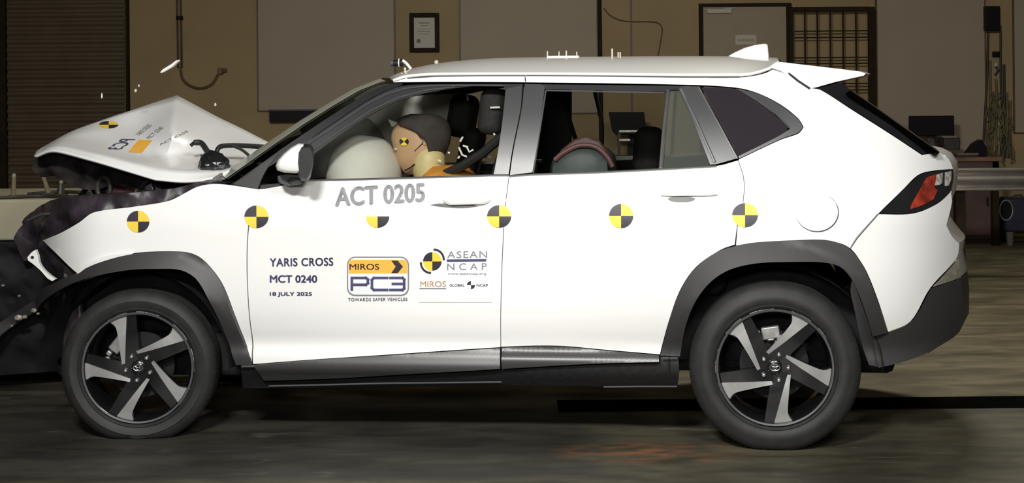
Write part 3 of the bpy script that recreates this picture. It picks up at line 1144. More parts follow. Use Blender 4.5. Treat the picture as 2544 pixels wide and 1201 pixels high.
mirror_obj(fdoor_far.children[0])
panel('door_glass', FG, M['glass'], fdoor, off=.016, gap=-.006, skirt=False)
mirror_obj(panel('door_glass', FG, M['glass'], fdoor_far, off=.016, gap=-.006, skirt=False))
panel('pillar_cover', [(1257, 221), (1297, 211), (1294, 268), (1272, 380), (1264, 435), (1226, 436), (1238, 370), (1248, 300)], M['pillar'], fdoor, off=.001, th=.03, gap=.001)
# bright lines in the front frame
tb = MB()
tb.tube([S(x, y, -.001) for x, y in [(745, 372), (800, 335), (855, 297), (910, 260), (960, 234), (1005, 220), (1060, 214), (1150, 212), (1250, 213)]], .0035, 6)
tb.tube([S(x, y, 0) for x, y in [(780, 372), (850, 322), (925, 273), (990, 242), (1060, 224), (1130, 216)]], .003, 6)
tb.build('frame_strip', M['trim'], fdoor)
bl = MB()
bl.tube([S(x, y, -.003) for x, y in [(700, 446), (775, 448), (900, 446), (1100, 440), (1225, 436), (1264, 436)]], .0045, 6)
bl.build('belt_strip', M['chrome'], fdoor)
# rear door frame: B-pillar cover, top, divider, C-pillar cover
RDG = [(1354, 222), (1652, 227), (1641, 416), (1324, 428), (1340, 330)]
QDG = [(1669, 224), (1684, 222), (1692, 228), (1768, 402), (1762, 409), (1648, 416)]
for par, mm, mir in ((rdoor, M['pillar'], False), (rdoor_far, M['interior'], True)):
    parts = [('pillar_cover', [(1303, 208), (1346, 209), (1354, 216), (1340, 330), (1323, 429), (1266, 436), (1274, 380), (1297, 268)], .003),
             ('window_frame', [(1346, 209), (1700, 213), (1686, 224), (1668, 224), (1652, 228), (1354, 222)], .004),
             ('pillar_cover', [(1700, 213), (1733, 216), (1780, 300), (1832, 394), (1782, 408), (1764, 410), (1692, 228), (1684, 221)], .002)]
    for nm, pl, of in parts:
        o = panel(nm, pl, M['frame'] if nm == 'window_frame' and not mir else mm, par, off=of, th=.04, gap=.001)
        if mir:
            mirror_obj(o)
    for nm, pl, gm in (('door_glass', RDG, 'glass'), ('quarter_light', QDG, 'mglass')):
        o = panel(nm, pl, M[gm], par, off=.016, gap=-.006, skirt=False)
        if mir:
            mirror_obj(o)
    dv = MB()
    dv.tube([S(1660, 225, .006), S(1650, 320, .006), S(1642, 418, .006)], .009, 8)
    o = dv.build('window_divider', M['chrome'] if not mir else M['interior'], par)
    if mir:
        mirror_obj(o)
cs = MB()
cs.tube([S(1690, 222, -.002), S(1732, 305, -.002), S(1776, 404, -.002)], .006, 6)
cs.tube([S(1735, 217, -.001), S(1784, 305, -.001), S(1832, 394, -.001)], .004, 6)
cs.build('pillar_strip', M['chrome'], rdoor)
cs = MB()
cs.tube([S(1356, 226, .004), S(1345, 300, .004), S(1325, 430, .004)], .0035, 6)
cs.tube([S(1356, 225, .002), S(1500, 228, .002), S(1650, 231, .002)], .0035, 6)
cs.build('frame_strip', M['trim'], rdoor)
bl = MB()
bl.tube([S(x, y, -.003) for x, y in [(1266, 438), (1325, 434), (1480, 429), (1640, 421), (1780, 413)]], .0045, 6)
bl.build('belt_strip', M['chrome'], rdoor)
# rear quarter glass in the body
for par, mir in ((quarter, False), (quarter_far, True)):
    o = panel('quarter_glass', [(1742, 218), (1826, 221), (1880, 250), (1960, 316), (1940, 338), (1835, 393)], M['dglass'], par, off=.006, gap=0, skirt=False)
    o2 = panel('quarter_trim', [(1828, 219), (1882, 232), (1940, 262), (1984, 297), (1995, 316), (1984, 330), (1940, 346), (1836, 395), (1834, 388), (1934, 338), (1962, 320), (1930, 286), (1880, 249), (1828, 221)], M['pillar'], par, off=.001, gap=.001)
    if mir:
        mirror_obj(o)
        mirror_obj(o2)
qs = MB()
qs.tube([S(1836, 222, -.001), S(1880, 249, -.001), S(1930, 285, -.001), S(1962, 318, -.001)], .004, 6)
qs.build('quarter_strip', M['trim'], quarter)

# A pillar (black), sail corner, windshield
panel('a_pillar', [(580, 455), (598, 442), (650, 405), (700, 369), (750, 335), (810, 295), (868, 258), (925, 225), (967, 208), (1000, 206), (1000, 212), (955, 228), (905, 255), (850, 292), (790, 333), (735, 372), (690, 402), (640, 434), (610, 454)], M['black'], car, off=.008, th=.05, mirror=True)
panel('pillar_corner', [(576, 458), (640, 471), (656, 434), (674, 405), (692, 384), (660, 402), (630, 424), (600, 446)], M['plastic2'], car, off=.002)
wsn = [(566, 446), (625, 404), (690, 358), (760, 310), (830, 266), (895, 228), (960, 202)]
wsu = [S(x, y, .02) for x, y in wsn]
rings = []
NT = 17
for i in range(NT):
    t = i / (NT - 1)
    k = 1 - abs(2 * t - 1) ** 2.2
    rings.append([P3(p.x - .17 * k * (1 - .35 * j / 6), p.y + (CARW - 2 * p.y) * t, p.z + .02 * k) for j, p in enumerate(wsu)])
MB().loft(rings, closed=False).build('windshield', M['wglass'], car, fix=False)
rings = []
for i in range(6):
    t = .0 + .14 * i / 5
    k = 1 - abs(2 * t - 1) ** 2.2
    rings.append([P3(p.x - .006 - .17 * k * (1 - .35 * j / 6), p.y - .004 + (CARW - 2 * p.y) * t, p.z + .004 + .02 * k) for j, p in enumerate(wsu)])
MB().loft(rings, closed=False).build('windshield_sheen', M['sheen'], car, fix=False)  # opaque strip added over the glass edge to carry its painted reflection
cw = MB()
cw.loft([[P3(p[0] - .13 * (1 - abs(2 * t - 1) ** 2), .16 + (CARW - .32) * t, p[1]) for p in ((.30, 1.08), (.42, 1.10), (.52, 1.07), (.50, 1.0), (.30, .98))] for t in [i / 10 for i in range(11)]])
cw.build('cowl', M['black'], car)
wp = MB()
wp.tube([lp(575, 448, .3), lp(640, 402, .36), lp(700, 362, .42)], .007, 6)
wp.tube([lp(560, 446, .26), lp(590, 432, .3), lp(600, 420, .33)], .012, 6)
wp.build('wiper', M['black'], car)
dash = MB()
dash.loft([[P3(p[0], .16 + (CARW - .32) * t, p[1]) for p in ((.50, 1.06), (.72, 1.085), (.86, 1.05), (.90, .95), (.86, .70), (.60, .60), (.45, .8))] for t in (0, .3, .7, 1)])
dash.build('dashboard', M['interior'], car, bevel=.02)

# door mirror
mp0 = S(720, 400, 0)
MV = -0.10


def mpt(x, y, v):
    return lp(x, y, v)


hous = [(684, 412), (690, 398), (704, 382), (722, 367), (742, 356), (756, 357), (760, 372), (760, 400), (758, 428), (736, 432), (706, 430), (688, 424)]
rings = []
for v, s in ((.0, .80), (-.02, .95), (-.08, 1.0), (-.16, .98), (-.195, .90), (-.205, .75)):
    c = Vector((730, 398))
    rings.append([mpt(c.x + (x - c.x) * s, c.y + (y - c.y) * s, v) for x, y in hous])
mir = MB().loft(rings).build('door_mirror', M['paint'], fdoor, autosmooth=50)
rings = []
for v, s in ((.01, .80), (-.04, 1.0), (-.16, 1.0), (-.205, .8)):
    pp = [(733, 375), (741, 360), (756, 357), (768, 360), (774, 372), (772, 410), (766, 440), (758, 452), (742, 450), (735, 436), (731, 405)]
    c = Vector((752, 404))
    rings.append([mpt(c.x + (x - c.x) * s + 6, c.y + (y - c.y) * s, v - .012) for x, y in pp])
MB().loft(rings).build('mirror_bezel', M['black'], fdoor, autosmooth=40)
ft = MB()
ft.loft([[mpt(x, y, v) for x, y in ((690, 438), (712, 434), (742, 436), (757, 446), (745, 460), (715, 462), (695, 452))] for v in (.06, .0, -.08)])
ft.tube([mpt(700, 445, .03), mpt(715, 448, -.05), mpt(745, 452, -.11)], [.02, .022, .012], 10)
ft.build('mirror_foot', M['trim'], fdoor)

# ---- bonnet (buckled) ---------------------------------------------------------
R0 = [(84, 388, .34), (135, 375, .27), (220, 393, .21), (310, 424, .18), (385, 446, .15), (455, 450, .15), (548, 438, .14)]
RA = [(86, 384, .36), (140, 366, .30), (225, 379, .25), (315, 406, .21), (392, 425, .18), (462, 429, .18), (570, 424, .2)]
RB = [(87, 380, .38), (155, 350, .42), (245, 351, .46), (335, 372, .43), (412, 389, .37), (500, 389, .43), (610, 400, .5)]
RC = [(89, 377, .41), (165, 339, .50), (255, 322, .60), (345, 322, .66), (428, 336, .45), (515, 342, .64), (640, 378, .7)]
R2 = [(92, 372, .44), (182, 325, .62), (270, 292, .76), (350, 266, .86), (440, 237, .93), (556, 298, .93), (672, 357, .9)]
net = []
for R in (R0, RA, RB, RC, R2):
    net.append([lp(*p) for p in R])
r2 = net[4]
net.append([P3(p.x + .01, p.y + .40, p.z - .10 - .05 * (j in (3, 4))) for j, p in enumerate(r2)])
net.append([P3(p.x + .02, p.y + .68, p.z - .30 - .10 * (j in (2, 3, 4))) for j, p in enumerate(r2)])


def cr(p0, p1, p2, p3, t, k=.5):
    m1, m2 = (p2 - p0) * k, (p3 - p1) * k
    return p1 * (2 * t ** 3 - 3 * t ** 2 + 1) + m1 * (t ** 3 - 2 * t ** 2 + t) + p2 * (-2 * t ** 3 + 3 * t ** 2) + m2 * (t ** 3 - t ** 2)


def spline(ps, n, sharp=()):
    out = []
    for i in range(len(ps) - 1):
        p0 = ps[i - 1] if i > 0 and i not in sharp else ps[i] * 2 - ps[i + 1]
        p3 = ps[i + 2] if i + 2 < len(ps) and (i + 1) not in sharp else ps[i + 1] * 2 - ps[i]
        for k in range(n):
            out.append(cr(p0, ps[i], ps[i + 1], p3, k / n))
    out.append(ps[-1])
    return out


rows = [spline(r, 8, sharp=(4,)) for r in net]
NR = len(net)
grid = [spline([rows[a][b] for a in range(NR)], 6, sharp=(1, 4)) for b in range(len(rows[0]))]
HB = []
for ring in grid:
    HB.append([p + Vector((0, 0, .006 * noise.noise(p * 5))) for p in ring])
hood = MB().loft(HB, closed=False).build('bonnet', [M['paint'], M['apron']], car, autosmooth=55)
if sum(p.normal.z * p.area for p in hood.data.polygons) < 0:
    hood.data.flip_normals()
sd = hood.modifiers.new('thick', 'SOLIDIFY')
sd.thickness, sd.offset, sd.material_offset = .014, -1, 1


def on_hood(px, py, off=.004):
    """nearest bonnet point seen at a pixel of the photograph (ray against the control surface)"""
    d = ray(px, py)
    o_, dd = CAM - O, d
    lo = Vector((o_.dot(EU), o_.dot(EV), o_.z))
    ld = Vector((dd.dot(EU), dd.dot(EV), dd.z)).normalized()
    best = None
    for i in range(len(HB) - 1):
        for j in range(len(HB[0]) - 1):
            q = (HB[i][j], HB[i + 1][j], HB[i + 1][j + 1], HB[i][j + 1])
            for tri in ((q[0], q[1], q[2]), (q[0], q[2], q[3])):
                h = geometry.intersect_ray_tri(tri[0], tri[1], tri[2], ld, lo, True)
                if h is not None:
                    s = (h - lo).dot(ld)
                    if best is None or s < best:
                        best = s
    if best is None:
        best = 7.0
    return lo + ld * (best - off)


# ---- engine bay and crushed front --------------------------------------------
panel('inner_apron', [(30, 600), (50, 560), (78, 528), (120, 500), (180, 488), (330, 478), (430, 468), (480, 456), (565, 450), (565, 458), (500, 466), (455, 486), (420, 502), (330, 518), (240, 530), (200, 556), (110, 602), (190, 680), (170, 690), (110, 640), (60, 650)],
      M['apron'], car, off=.05, grid=.03, th=.10, disp=lambda u, z: .05 * noise.noise(Vector((u * 9, z * 14, 0))) + .025 * noise.noise(Vector((u * 25, z * 30, 3))))
panel('bonnet_liner', [(84, 394), (100, 384), (135, 379), (220, 397), (310, 428), (385, 449), (440, 456), (430, 474), (385, 466), (340, 474), (285, 458), (235, 472), (180, 462), (140, 440), (96, 442), (78, 420)], M['liner'], car, off=0, gap=0, grid=.02, th=.02,
      fn=lambda u, z: .44, disp=lambda u, z: .05 * noise.noise(Vector((u * 9, z * 9, 4))) + .02 * noise.noise(Vector((u * 26, z * 26, 6))))
eng = MB()
random.seed(3)


def lump(c, s, n=1.0, seed=0):
    eng_ = MB()
    eng_.ball(c, s, 22, 14, fn=lambda d: 1 + .22 * n * noise.noise(d * 2.5 + Vector((seed, 0, 0))) + .10 * n * noise.noise(d * 7))
    return eng_


e = lump((-.02, .95, .72), (.42, .52, .30), 1, 1)
e.box((-.30, .55, .62), (.22, 1.4, .95))
e.build('engine_block', M['engine'], car, bevel=.02)
lump((-.18, .62, 1.0), (.22, .22, .075), .8, 4).build('engine_cover', M['rust'], car)
lump((.12, .50, .98), (.16, .14, .07), .8, 7).build('battery', M['engine'], car)
b_ = MB()
b_.box((-.48, .30, .30), (-.38, 1.3, .62)).box((-.46, .25, .62), (-.40, .32, .92)).box((-.47, .3, .86), (-.40, 1.2, .93))
b_.build('radiator_support', M['engine'], car, bevel=.015)
hs = MB()
for k in range(16):
    x0, y0, v0 = random.uniform(190, 430), random.uniform(448, 500), random.uniform(.35, .8)
    a = lp(x0, y0, v0)
    p1 = a + Vector((random.uniform(-.05, .1), random.uniform(-.1, .1), random.uniform(-.02, .07)))
    p2 = a + Vector((random.uniform(.0, .2), random.uniform(-.1, .15), random.uniform(-.06, .03)))
    hs.tube(spline([a - Vector((.05, 0, .06)), a, p1, p2], 4), random.choice((.006, .009, .013)), 6)
hs.build('hose', M['engine'], car)
br = MB()
for (x, y, v, sx, sz) in ((352, 478, .4, .03, .014), (372, 470, .45, .02, .022), (405, 476, .38, .035, .010), (325, 452, .5, .012, .03), (332, 466, .5, .02, .012)):
    br.box((-sx, -.012, -sz), (sx, .012, sz))
    p = lp(x, y, v)
    rt = Matrix.Rotation(random.uniform(-.6, .6), 3, 'Y')
    br.v[-8:] = [tuple(rt @ Vector(q) + p) for q in br.v[-8:]]
    br.build('metal_bracket', M['steel'], car, bevel=.003)
    br = MB()
rb_ = MB()
rb_.tube(spline([lp(*q) for q in ((70, 548, .33), (110, 532, .27), (160, 536, .22), (200, 532, .20))], 4), .006, 6)
rb_.build('apron_rib', M['trim'], car)
rg = MB()
p = lp(258, 468, .45)
rg.tube([p + Vector((.030 * cos(2 * pi * k / 20), 0, .048 * sin(2 * pi * k / 20))) for k in range(21)], .011, 8, cap=False)
rg.build('hose_clamp', M['cable'], car)
# hinge and wiper cluster at the rear edge of the bonnet
hn = MB()
hn.tube(spline([lp(*q) for q in ((474, 362, .30), (484, 355, .30), (500, 356, .30), (512, 372, .28), (520, 385, .27))], 4), [.008] * 4 + [.013] * 13, 8)
hn.tube(spline([lp(*q) for q in ((536, 384, .3), (545, 366, .32), (570, 362, .36), (620, 363, .42), (662, 366, .48))], 4), .011, 8)
hn.tube(spline([lp(*q) for q in ((575, 362, .36), (600, 372, .38), (625, 392, .4))], 4), .007, 6)
hn.build('bonnet_hinge', M['black'], car)
lump(lp(530, 408, .26), (.065, .05, .055), 1.0, 9).build('wiper_motor', M['gloss'], car)
for q, s_ in (((515, 410), (.012, .006, .005)), ((541, 407), (.005, .006, .008))):
    MB().ball(lp(*q, .205), s_, 8, 6).build('motor_bolt', M['steel'], car)
for a, b in (((510, 452), (560, 444)), ((530, 446), (552, 432)), ((548, 450), (552, 436))):
    MB().tube([lp(*a, .13), lp(*b, .13)], .006, 6).build('hinge_rod', M['steel'], car)
# bumper remains and headlamp bracket
bp_ = panel('bumper_skin', [(-170, 640), (-60, 600), (0, 606), (40, 600), (100, 602), (150, 640), (188, 680), (180, 700), (110, 748), (40, 806), (0, 835), (-160, 900)], M['black2'], car, off=.10, grid=.022, th=.08,
            disp=lambda u, z: .10 * abs(noise.noise(Vector((u * 4, z * 7, 1)))) + .035 * abs(noise.noise(Vector((u * 13, z * 13, 5)))))
panel('splash_liner', [(-170, 920), (-40, 880), (40, 806), (110, 748), (180, 708), (250, 686), (300, 676), (220, 730), (160, 810), (140, 905), (150, 935), (60, 930), (-150, 945)], M['black2'], car, off=.12, th=.2, grid=.04,
      disp=lambda u, z: .03 * noise.noise(Vector((u * 8, z * 8, 2))))
hb_ = panel('headlamp_bracket', [(68, 640), (78, 628), (88, 621), (94, 636), (98, 655), (110, 672), (126, 686), (138, 694), (130, 699), (118, 692), (100, 672), (80, 655), (70, 648)], M['paint'], car, off=0, gap=0, grid=.02, step=.01, th=.02, fn=lambda u, z: .115 + .05 * (-.25 - u))
panel('bracket_hole', [(80 + 4 * cos(a * .7), 640 + 4 * sin(a * .7)) for a in range(9)], M['black'], hb_, off=-.003, gap=0, grid=.02, step=.004, fn=lambda u, z: .115 + .05 * (-.25 - u))
panel('headlamp_shell', [(92, 618), (112, 640), (150, 672), (178, 690), (150, 700), (136, 690), (112, 668), (98, 645)], M['gloss'], car, off=.03, gap=0, grid=.02)
for (x, y, s) in ((45, 790, .02), (60, 788, .014), (85, 772, .016), (95, 780, .008), (48, 736, .008), (8, 710, .008), (30, 810, .008)):
    p = S(x, y, -.05)
    MB().ball(p, (s, .01, s * .7), 8, 6, fn=lambda d: 1 + .4 * noise.noise(d * 3 + Vector((x, 0, 0)))).build('broken_clip', M['rail'], car)

# ---- target stickers and lettering -------------------------------------------
def target(px, py, rx, ry, parent, quads='yyyy', off=-.0035, f=S, name='target_sticker', seg=10):
    """black upper left and lower right, yellow upper right and lower left"""
    mb = MB()
    spec = [(0, 90, 0), (90, 180, 1), (180, 270, 0), (270, 360, 1)]
    for i, (a0, a1, mi) in enumerate(spec):
        if quads[i] == '-':
            continue
        rr_ = [0, .35, .7, 1.0]
        vs, fs = [], []
        for r in rr_:
            for k in range(seg + 1):
                a = radians(a0 + (a1 - a0) * k / seg)
                vs.append(f(px + rx * r * cos(a), py - ry * r * sin(a), off))
        for j in range(3):
            for k in range(seg):
                a_, b_2 = j * (seg + 1) + k, (j + 1) * (seg + 1) + k
                fs.append((a_, b_2, b_2 + 1, a_ + 1))
        fl = []
        for q in fs:
            nn = (vs[q[1]] - vs[q[0]]).cross(vs[q[3]] - vs[q[0]]) + (vs[q[2]] - vs[q[1]]).cross(vs[q[3]] - vs[q[1]])
            fl.append(q if nn.y < 0 else tuple(reversed(q)))
        mb.add(vs, fl, mi)
    return mb.build(name, [M['yellow'], M['ink']], parent, smooth=False, fix=False)


target(343, 551, 28, 27, fender)
target(637, 539, 30, 28, fdoor)
target(938, 538, 29, 28, fdoor, quads='--yy')      # only its lower half is drawn
target(1240, 538, 30, 28, rdoor)
target(1543, 537, 30, 30, rdoor)
target(1851, 535, 32, 30, quarter)

text_px('ACT 0205', 'door_lettering', M['inkgrey'], fdoor, (832, 514), (1056, 502), (832, 466), bold=.04)
text_px('YARIS CROSS', 'door_lettering', M['inkblue'], fdoor, (670, 663), (828, 661), (670, 642), bold=.03, spacing=1.08)
text_px('MCT 0240', 'door_lettering', M['inkblue'], fdoor, (670, 703), (788, 703), (670, 684), bold=.03)
text_px('18 JULY 2025', 'door_lettering', M['inkblue'], fdoor, (670, 738), (775, 738), (670, 726), bold=.03)

# badge with orange band
badge = shape2d([(0, rrect(862, 638, 1016, 736, 20))], 'sponsor_badge', [M['inkgrey']], fdoor, off=-.0030)
shape2d([(0, rrect(865, 641, 1013, 733, 18))], 'badge_face', [M['film']], fdoor, off=-.0048)
shape2d([(0, [(866, 680), (866, 650)] + [(x, 646) for x in (872, 990, 1006)] + [(1012, 652), (1012, 680)])], 'badge_band', [M['orange']], fdoor, off=-.0054)
text_px('MIROS', 'badge_lettering', M['rust'], fdoor, (868, 671), (942, 671), (868, 656), bold=.015, off=-.0068)
shape2d([(0, [(972, 648), (988, 648), (1001, 663), (988, 679), (972, 679), (983, 663)])], 'badge_arrow', [M['ink']], fdoor, off=-.0068)


def stroke(pts, w):
    """polyline -> quads (pixel space)"""
    out = []
    for (x0, y0), (x1, y1) in zip(pts, pts[1:]):
        l = hypot(x1 - x0, y1 - y0)
        dx, dy = (x1 - x0) / l, (y1 - y0) / l
        a, b_2 = (x0 - dx * w / 2, y0 - dy * w / 2), (x1 + dx * w / 2, y1 + dy * w / 2)
        nx, ny = -dy * w / 2, dx * w / 2
        out.append((0, [(a[0] + nx, a[1] + ny), (b_2[0] + nx, b_2[1] + ny), (b_2[0] - nx, b_2[1] - ny), (a[0] - nx, a[1] - ny)]))
    return out


st = (stroke([(874, 720), (874, 691), (909, 691), (914, 695), (914, 704), (909, 708), (880, 708)], 6.5)
      + stroke([(962, 691), (929, 691), (924, 696), (924, 716), (929, 721), (962, 721)], 6.5)
      + stroke([(970, 691), (1000, 691), (1004, 695), (1004, 717), (1000, 721), (970, 721)], 6.5) + stroke([(976, 706), (1003, 706)], 6.5))
shape2d(st, 'badge_lettering', [M['inkblue']], fdoor, off=-.0068)
text_px('TOWARDS SAFER VEHICLES', 'badge_caption', M['inkblue'], fdoor, (865, 749), (1012, 748), (865, 741), bold=.012, spacing=1.15)

# second label: split disc and two lines of capitals
shape2d([(0, rrect(1040, 608, 1222, 752, 2))], 'label_film', [M['film']], fdoor, off=-.0030)
target(1074, 650, 23, 23, fdoor, off=-.0048, name='label_disc')
rg2 = []
for a0_, a1_, cx_, cy_ in ((-2, 92, 1078, 646), (178, 272, 1070, 653)):
    rg2.append((0, arc(cx_, cy_, 27, 28, a0_, a1_, 14) + arc(cx_, cy_, 22, 23, a1_, a0_, 14)))
shape2d(rg2, 'label_ring', [M['ink']], fdoor, off=-.0052)
text_px('ASEAN', 'label_lettering', M['inkgrey'], fdoor, (1111, 642), (1210, 641), (1111, 625), spacing=1.15, off=-.0048)
shape2d([(0, [(1110, 645), (1208, 644), (1208, 650), (1110, 651)])], 'label_bar', [M['inkblue']], fdoor, off=-.0048)
text_px('NCAP', 'label_lettering', M['inkgrey'], fdoor, (1111, 672), (1209, 671), (1111, 655), spacing=1.6, off=-.0048)
text_px('www.aseancap.org', 'label_caption', M['inkgrey'], fdoor, (1112, 685), (1208, 685), (1112, 679), off=-.0048)
text_px('MIROS', 'label_lettering', M['peach'], fdoor, (1044, 714), (1108, 714), (1044, 699), bold=.01, off=-.0048)
shape2d([(0, [(1042, 716), (1108, 716), (1108, 719), (1042, 719)])], 'label_bar', [M['inkgrey']], fdoor, off=-.0048)
text_px('GLOBAL', 'label_lettering', M['inkblue'], fdoor, (1117, 713), (1154, 713), (1117, 706), bold=.01, off=-.0048)
target(1170, 709, 10, 10, fdoor, off=-.0048, name='label_disc', seg=6).data.materials[0] = M['film']
text_px('NCAP', 'label_lettering', M['inkblue'], fdoor, (1184, 713), (1212, 713), (1184, 706), bold=.01, off=-.0048)

# prints on the bonnet
target(270, 310, 24, 9, hood, f=on_hood, off=.004)
HQ = [(318, 378), (345, 347), (378, 349), (352, 380)]
shape2d([(0, HQ)], 'bonnet_badge', [M['orange']], hood, off=.004, fn=on_hood)
text_px('PC3', 'bonnet_lettering', M['inkblue'], hood, (338, 346), (300, 372), (302, 345), bold=.02, off=.004, fn=on_hood)
for (bl_p, br_p, tl_p, s_) in (((345, 338), (378, 312), (335, 334), 'YARIS CROSS'), ((372, 346), (408, 318), (362, 342), 'MCT 0240'), ((398, 362), (468, 328), (394, 358), 'ACT 0205')):
    text_px(s_, 'bonnet_lettering', M['inkgrey'], hood, bl_p, br_p, tl_p, bold=.005, off=.004, fn=on_hood)

# ---- seats, airbags, trim inside ---------------------------------------------
def soft(name, c, s, m, parent, sub=2, rot=0.0):
    mb = MB()
    mb.box((-s[0], -s[1], -s[2]), s)
    rt = Matrix.Rotation(rot, 3, 'Y')
    mb.v = [tuple(rt @ Vector(v) + Vector(c)) for v in mb.v]
    return mb.build(name, m, parent, bevel=min(s) * .75, seg=4)


for vc, tip in ((.45, False), (1.32, False)):
    bk = soft('front_seat', (1.12, vc, .62), (.26, .25, .09), M['seat'], car, rot=-.08)
    soft('backrest', (1.47 if vc < 1 else 1.36, vc, .90), (.075, .24, .30), M['seat'], bk, rot=.30)
    if vc < 1:
        hc = lp(1228, 277, vc)
        soft('headrest', hc, (.055, .13, .10), M['seat'], bk, rot=.12)
        pst = MB()
        for dv in (-.07, .07):
            pst.tube([hc + P3(0, dv, -.08), hc + P3(.07, dv, -.26)], .008, 6)
        pst.build('headrest_post', M['steel'], bk)
    else:
        hc = lp(1150, 288, vc)
        soft('headrest', hc, (.062, .13, .105), M['seat'], bk, rot=.18)
        soft('seat_frame', hc + P3(.035, 0, -.20), (.05, .12, .14), M['seat'], bk, rot=.2)
rs = soft('rear_seat', (2.02, CARW / 2, .62), (.26, .66, .09), M['seat'], car)
soft('backrest', (2.42, CARW / 2, .86), (.08, .66, .26), M['seat'], rs, rot=.25)
soft('headrest', lp(1612, 372, 1.2), (.07, .13, .11), M['seat'], rs, rot=.1)
# child restraint on the rear bench, near side
cs_ = MB()
rings = []
for dv, s in ((-.22, .55), (-.20, .86), (-.12, 1), (.12, 1), (.20, .86), (.22, .55)):
    c = lp(1450, 400, .48)
    ring = []
    for k in range(13):
        a = pi * k / 12
        ring.append(P3(c.x + .135 * s * cos(a) + .015 * sin(a), .48 + dv, c.z - .02 + .095 * s * sin(a)))
    ring += [P3(c.x - .15 * s, .48 + dv, .72), P3(c.x + .16 * s, .48 + dv, .72)]
    rings.append(ring)
cs_.loft(rings)
crs = cs_.build('child_seat_shell', M['seatgrey'], None, autosmooth=50)
crs.parent = car
pp_ = MB()
pp_.tube(spline([lp(*q) for q in ((1378, 398, .27), (1400, 380, .27), (1440, 362, .27), (1480, 366, .27), (1508, 390, .27), (1522, 415, .27))], 5), .011, 8)
pp_.build('piping', M['redpipe'], crs)
cv = MB()
cv.loft([[lp(x, y, v) for x, y in ((1375, 400), (1395, 372), (1425, 347), (1455, 338), (1490, 350), (1515, 385), (1520, 420), (1380, 420))] for v in (.36, .60)])
cv.build('cushion', M['rust'], crs, bevel=.01)
# straps seen through the glass
stp = MB()
for q in (((1397, 226, 1.5), (1412, 290, 1.45), (1438, 372, 1.3)), ((1478, 226, 1.55), (1494, 300, 1.5), (1495, 360, 1.5))):
    pts = spline([lp(*k) for k in q], 4)
    stp.tube(pts, .012, 6)
stp.build('rear_belt', M['interior'], car)
sb_ = MB()
sb_.tube([lp(1252, 336, .2), lp(1200, 380, .24), (lp(1150, 412, .28)), lp(1090, 440, .34)], .020, 8)
sb_.build('front_belt', M['interior'], car)
bkl = MB()
for q in (((1143, 352, .35), (1150, 340, .35)), ((1140, 366, .35), (1148, 385, .35), (1160, 390, .35)), ((1160, 366, .35), (1166, 378, .35), (1176, 372, .35)), ((1150, 362, .35), (1163, 366, .35)), ((1138, 394, .35), (1142, 388, .35)), ((1088, 398, .35), (1096, 402, .35)), ((1113, 380, .35), (1118, 380, .35)), ((1186, 392, .3), (1212, 374, .3)), ((1186, 391, .3), (1220, 390, .3)), ((1218, 268, .3), (1242, 267, .3)), ((1226, 332, .25), (1230, 336, .25)), ((1161, 232, 1.0), (1162, 250, 1.0))):
    bkl.tube([lp(*k) for k in q], .0045, 6)
bkl.build('belt_bracket', M['whitebit'], car)
# dark door linings and far pillars
for fl in (True,):
    dt = MB()
    dt.box((.50, CARW - .17, .35), (2.75, CARW - .13, 1.065))
    dt.build('door_lining', M['interior'], car, bevel=.01)
    p0 = lp(1388, 226, 1.50)
    pl_ = MB()
    pl_.loft([[P3(p0.x + dx + s * (1.47 - z), CARW - .06 - .30 * max(0, z - 1.05), z) for dx, z, s in ((-.115, 1.02, 0), (.06, 1.02, 0), (.04, 1.50, 0), (-.06, 1.50, 0))], [P3(p0.x + dx, CARW - .10 - .30 * max(0, z - 1.05), z) for dx, z in ((-.115, 1.02), (.06, 1.02), (.04, 1.50), (-.06, 1.50))]])
    pl_.build('pillar_lining', M['interior'], car, bevel=.008)
    lg = MB()
    lg.box((2.5, .2, .85), (3.12, CARW - .2, .90))
    lg.build('luggage_shelf', M['interior'], car, bevel=.01)
# airbags
c = lp(905, 415, .45)
lob = MB()
lob.ball((0, 0, 0), 1, 28, 18)
vs = []
for x, y, z in lob.v:
    d = Vector((x, y, z))
    vs.append((c.x + .165 * d.x * (1 + .12 * d.z), c.y + .24 * d.y, c.z - .06 + .20 * d.z * (1 + .05 * noise.noise(d * 2))))
lob.v = vs
lob.build('passenger_airbag', M['airbag'], car, autosmooth=0)
c = lp(868, 395, 1.32)
lob = MB()
lob.ball((c.x, c.y, c.z - .02), (.20, .30, .24), 28, 18, fn=lambda d: 1 + .05 * noise.noise(d * 2))
lob.build('driver_airbag', M['curtain'], car, autosmooth=0)
cu_ = MB()
rings = []
top = spline([lp(x, y, 1.40) for x, y in ((822, 372), (850, 342), (900, 298), (960, 256), (1050, 237), (1155, 232))], 5)
bot = spline([lp(x, y, 1.48) for x, y in ((830, 440), (860, 440), (915, 440), (975, 420), (1060, 330), (1155, 300))], 5)
for i, (a, b) in enumerate(zip(top, bot)):
    th_ = .035 * abs(sin(i * .42)) ** .5 + .012
    m1_, m2_ = a * .7 + b * .3, a * .3 + b * .7
    rings.append([a, m1_ + P3(0, -th_, 0), m2_ + P3(0, -th_, 0), b, m2_ + P3(0, th_, 0), m1_ + P3(0, th_, 0)])
cu_.loft(rings)
cu_.build('curtain_airbag', M['curtain'], car, autosmooth=70)
tg_ = MB()
a, b, c_ = lp(963, 296, .5), lp(990, 306, .5), lp(974, 316, .5)
tg_.prism([a, b, c_], (0, .01, 0))
tg_.build('airbag_flap', M['airbag'], car)
wh = MB()
cst = lp(842, 425, 1.32)
wh.tube([cst + P3(.04 * sin(a), .18 * cos(a), .17 * sin(a)) for a in [2 * pi * k / 28 for k in range(29)]], .014, 8, cap=False)
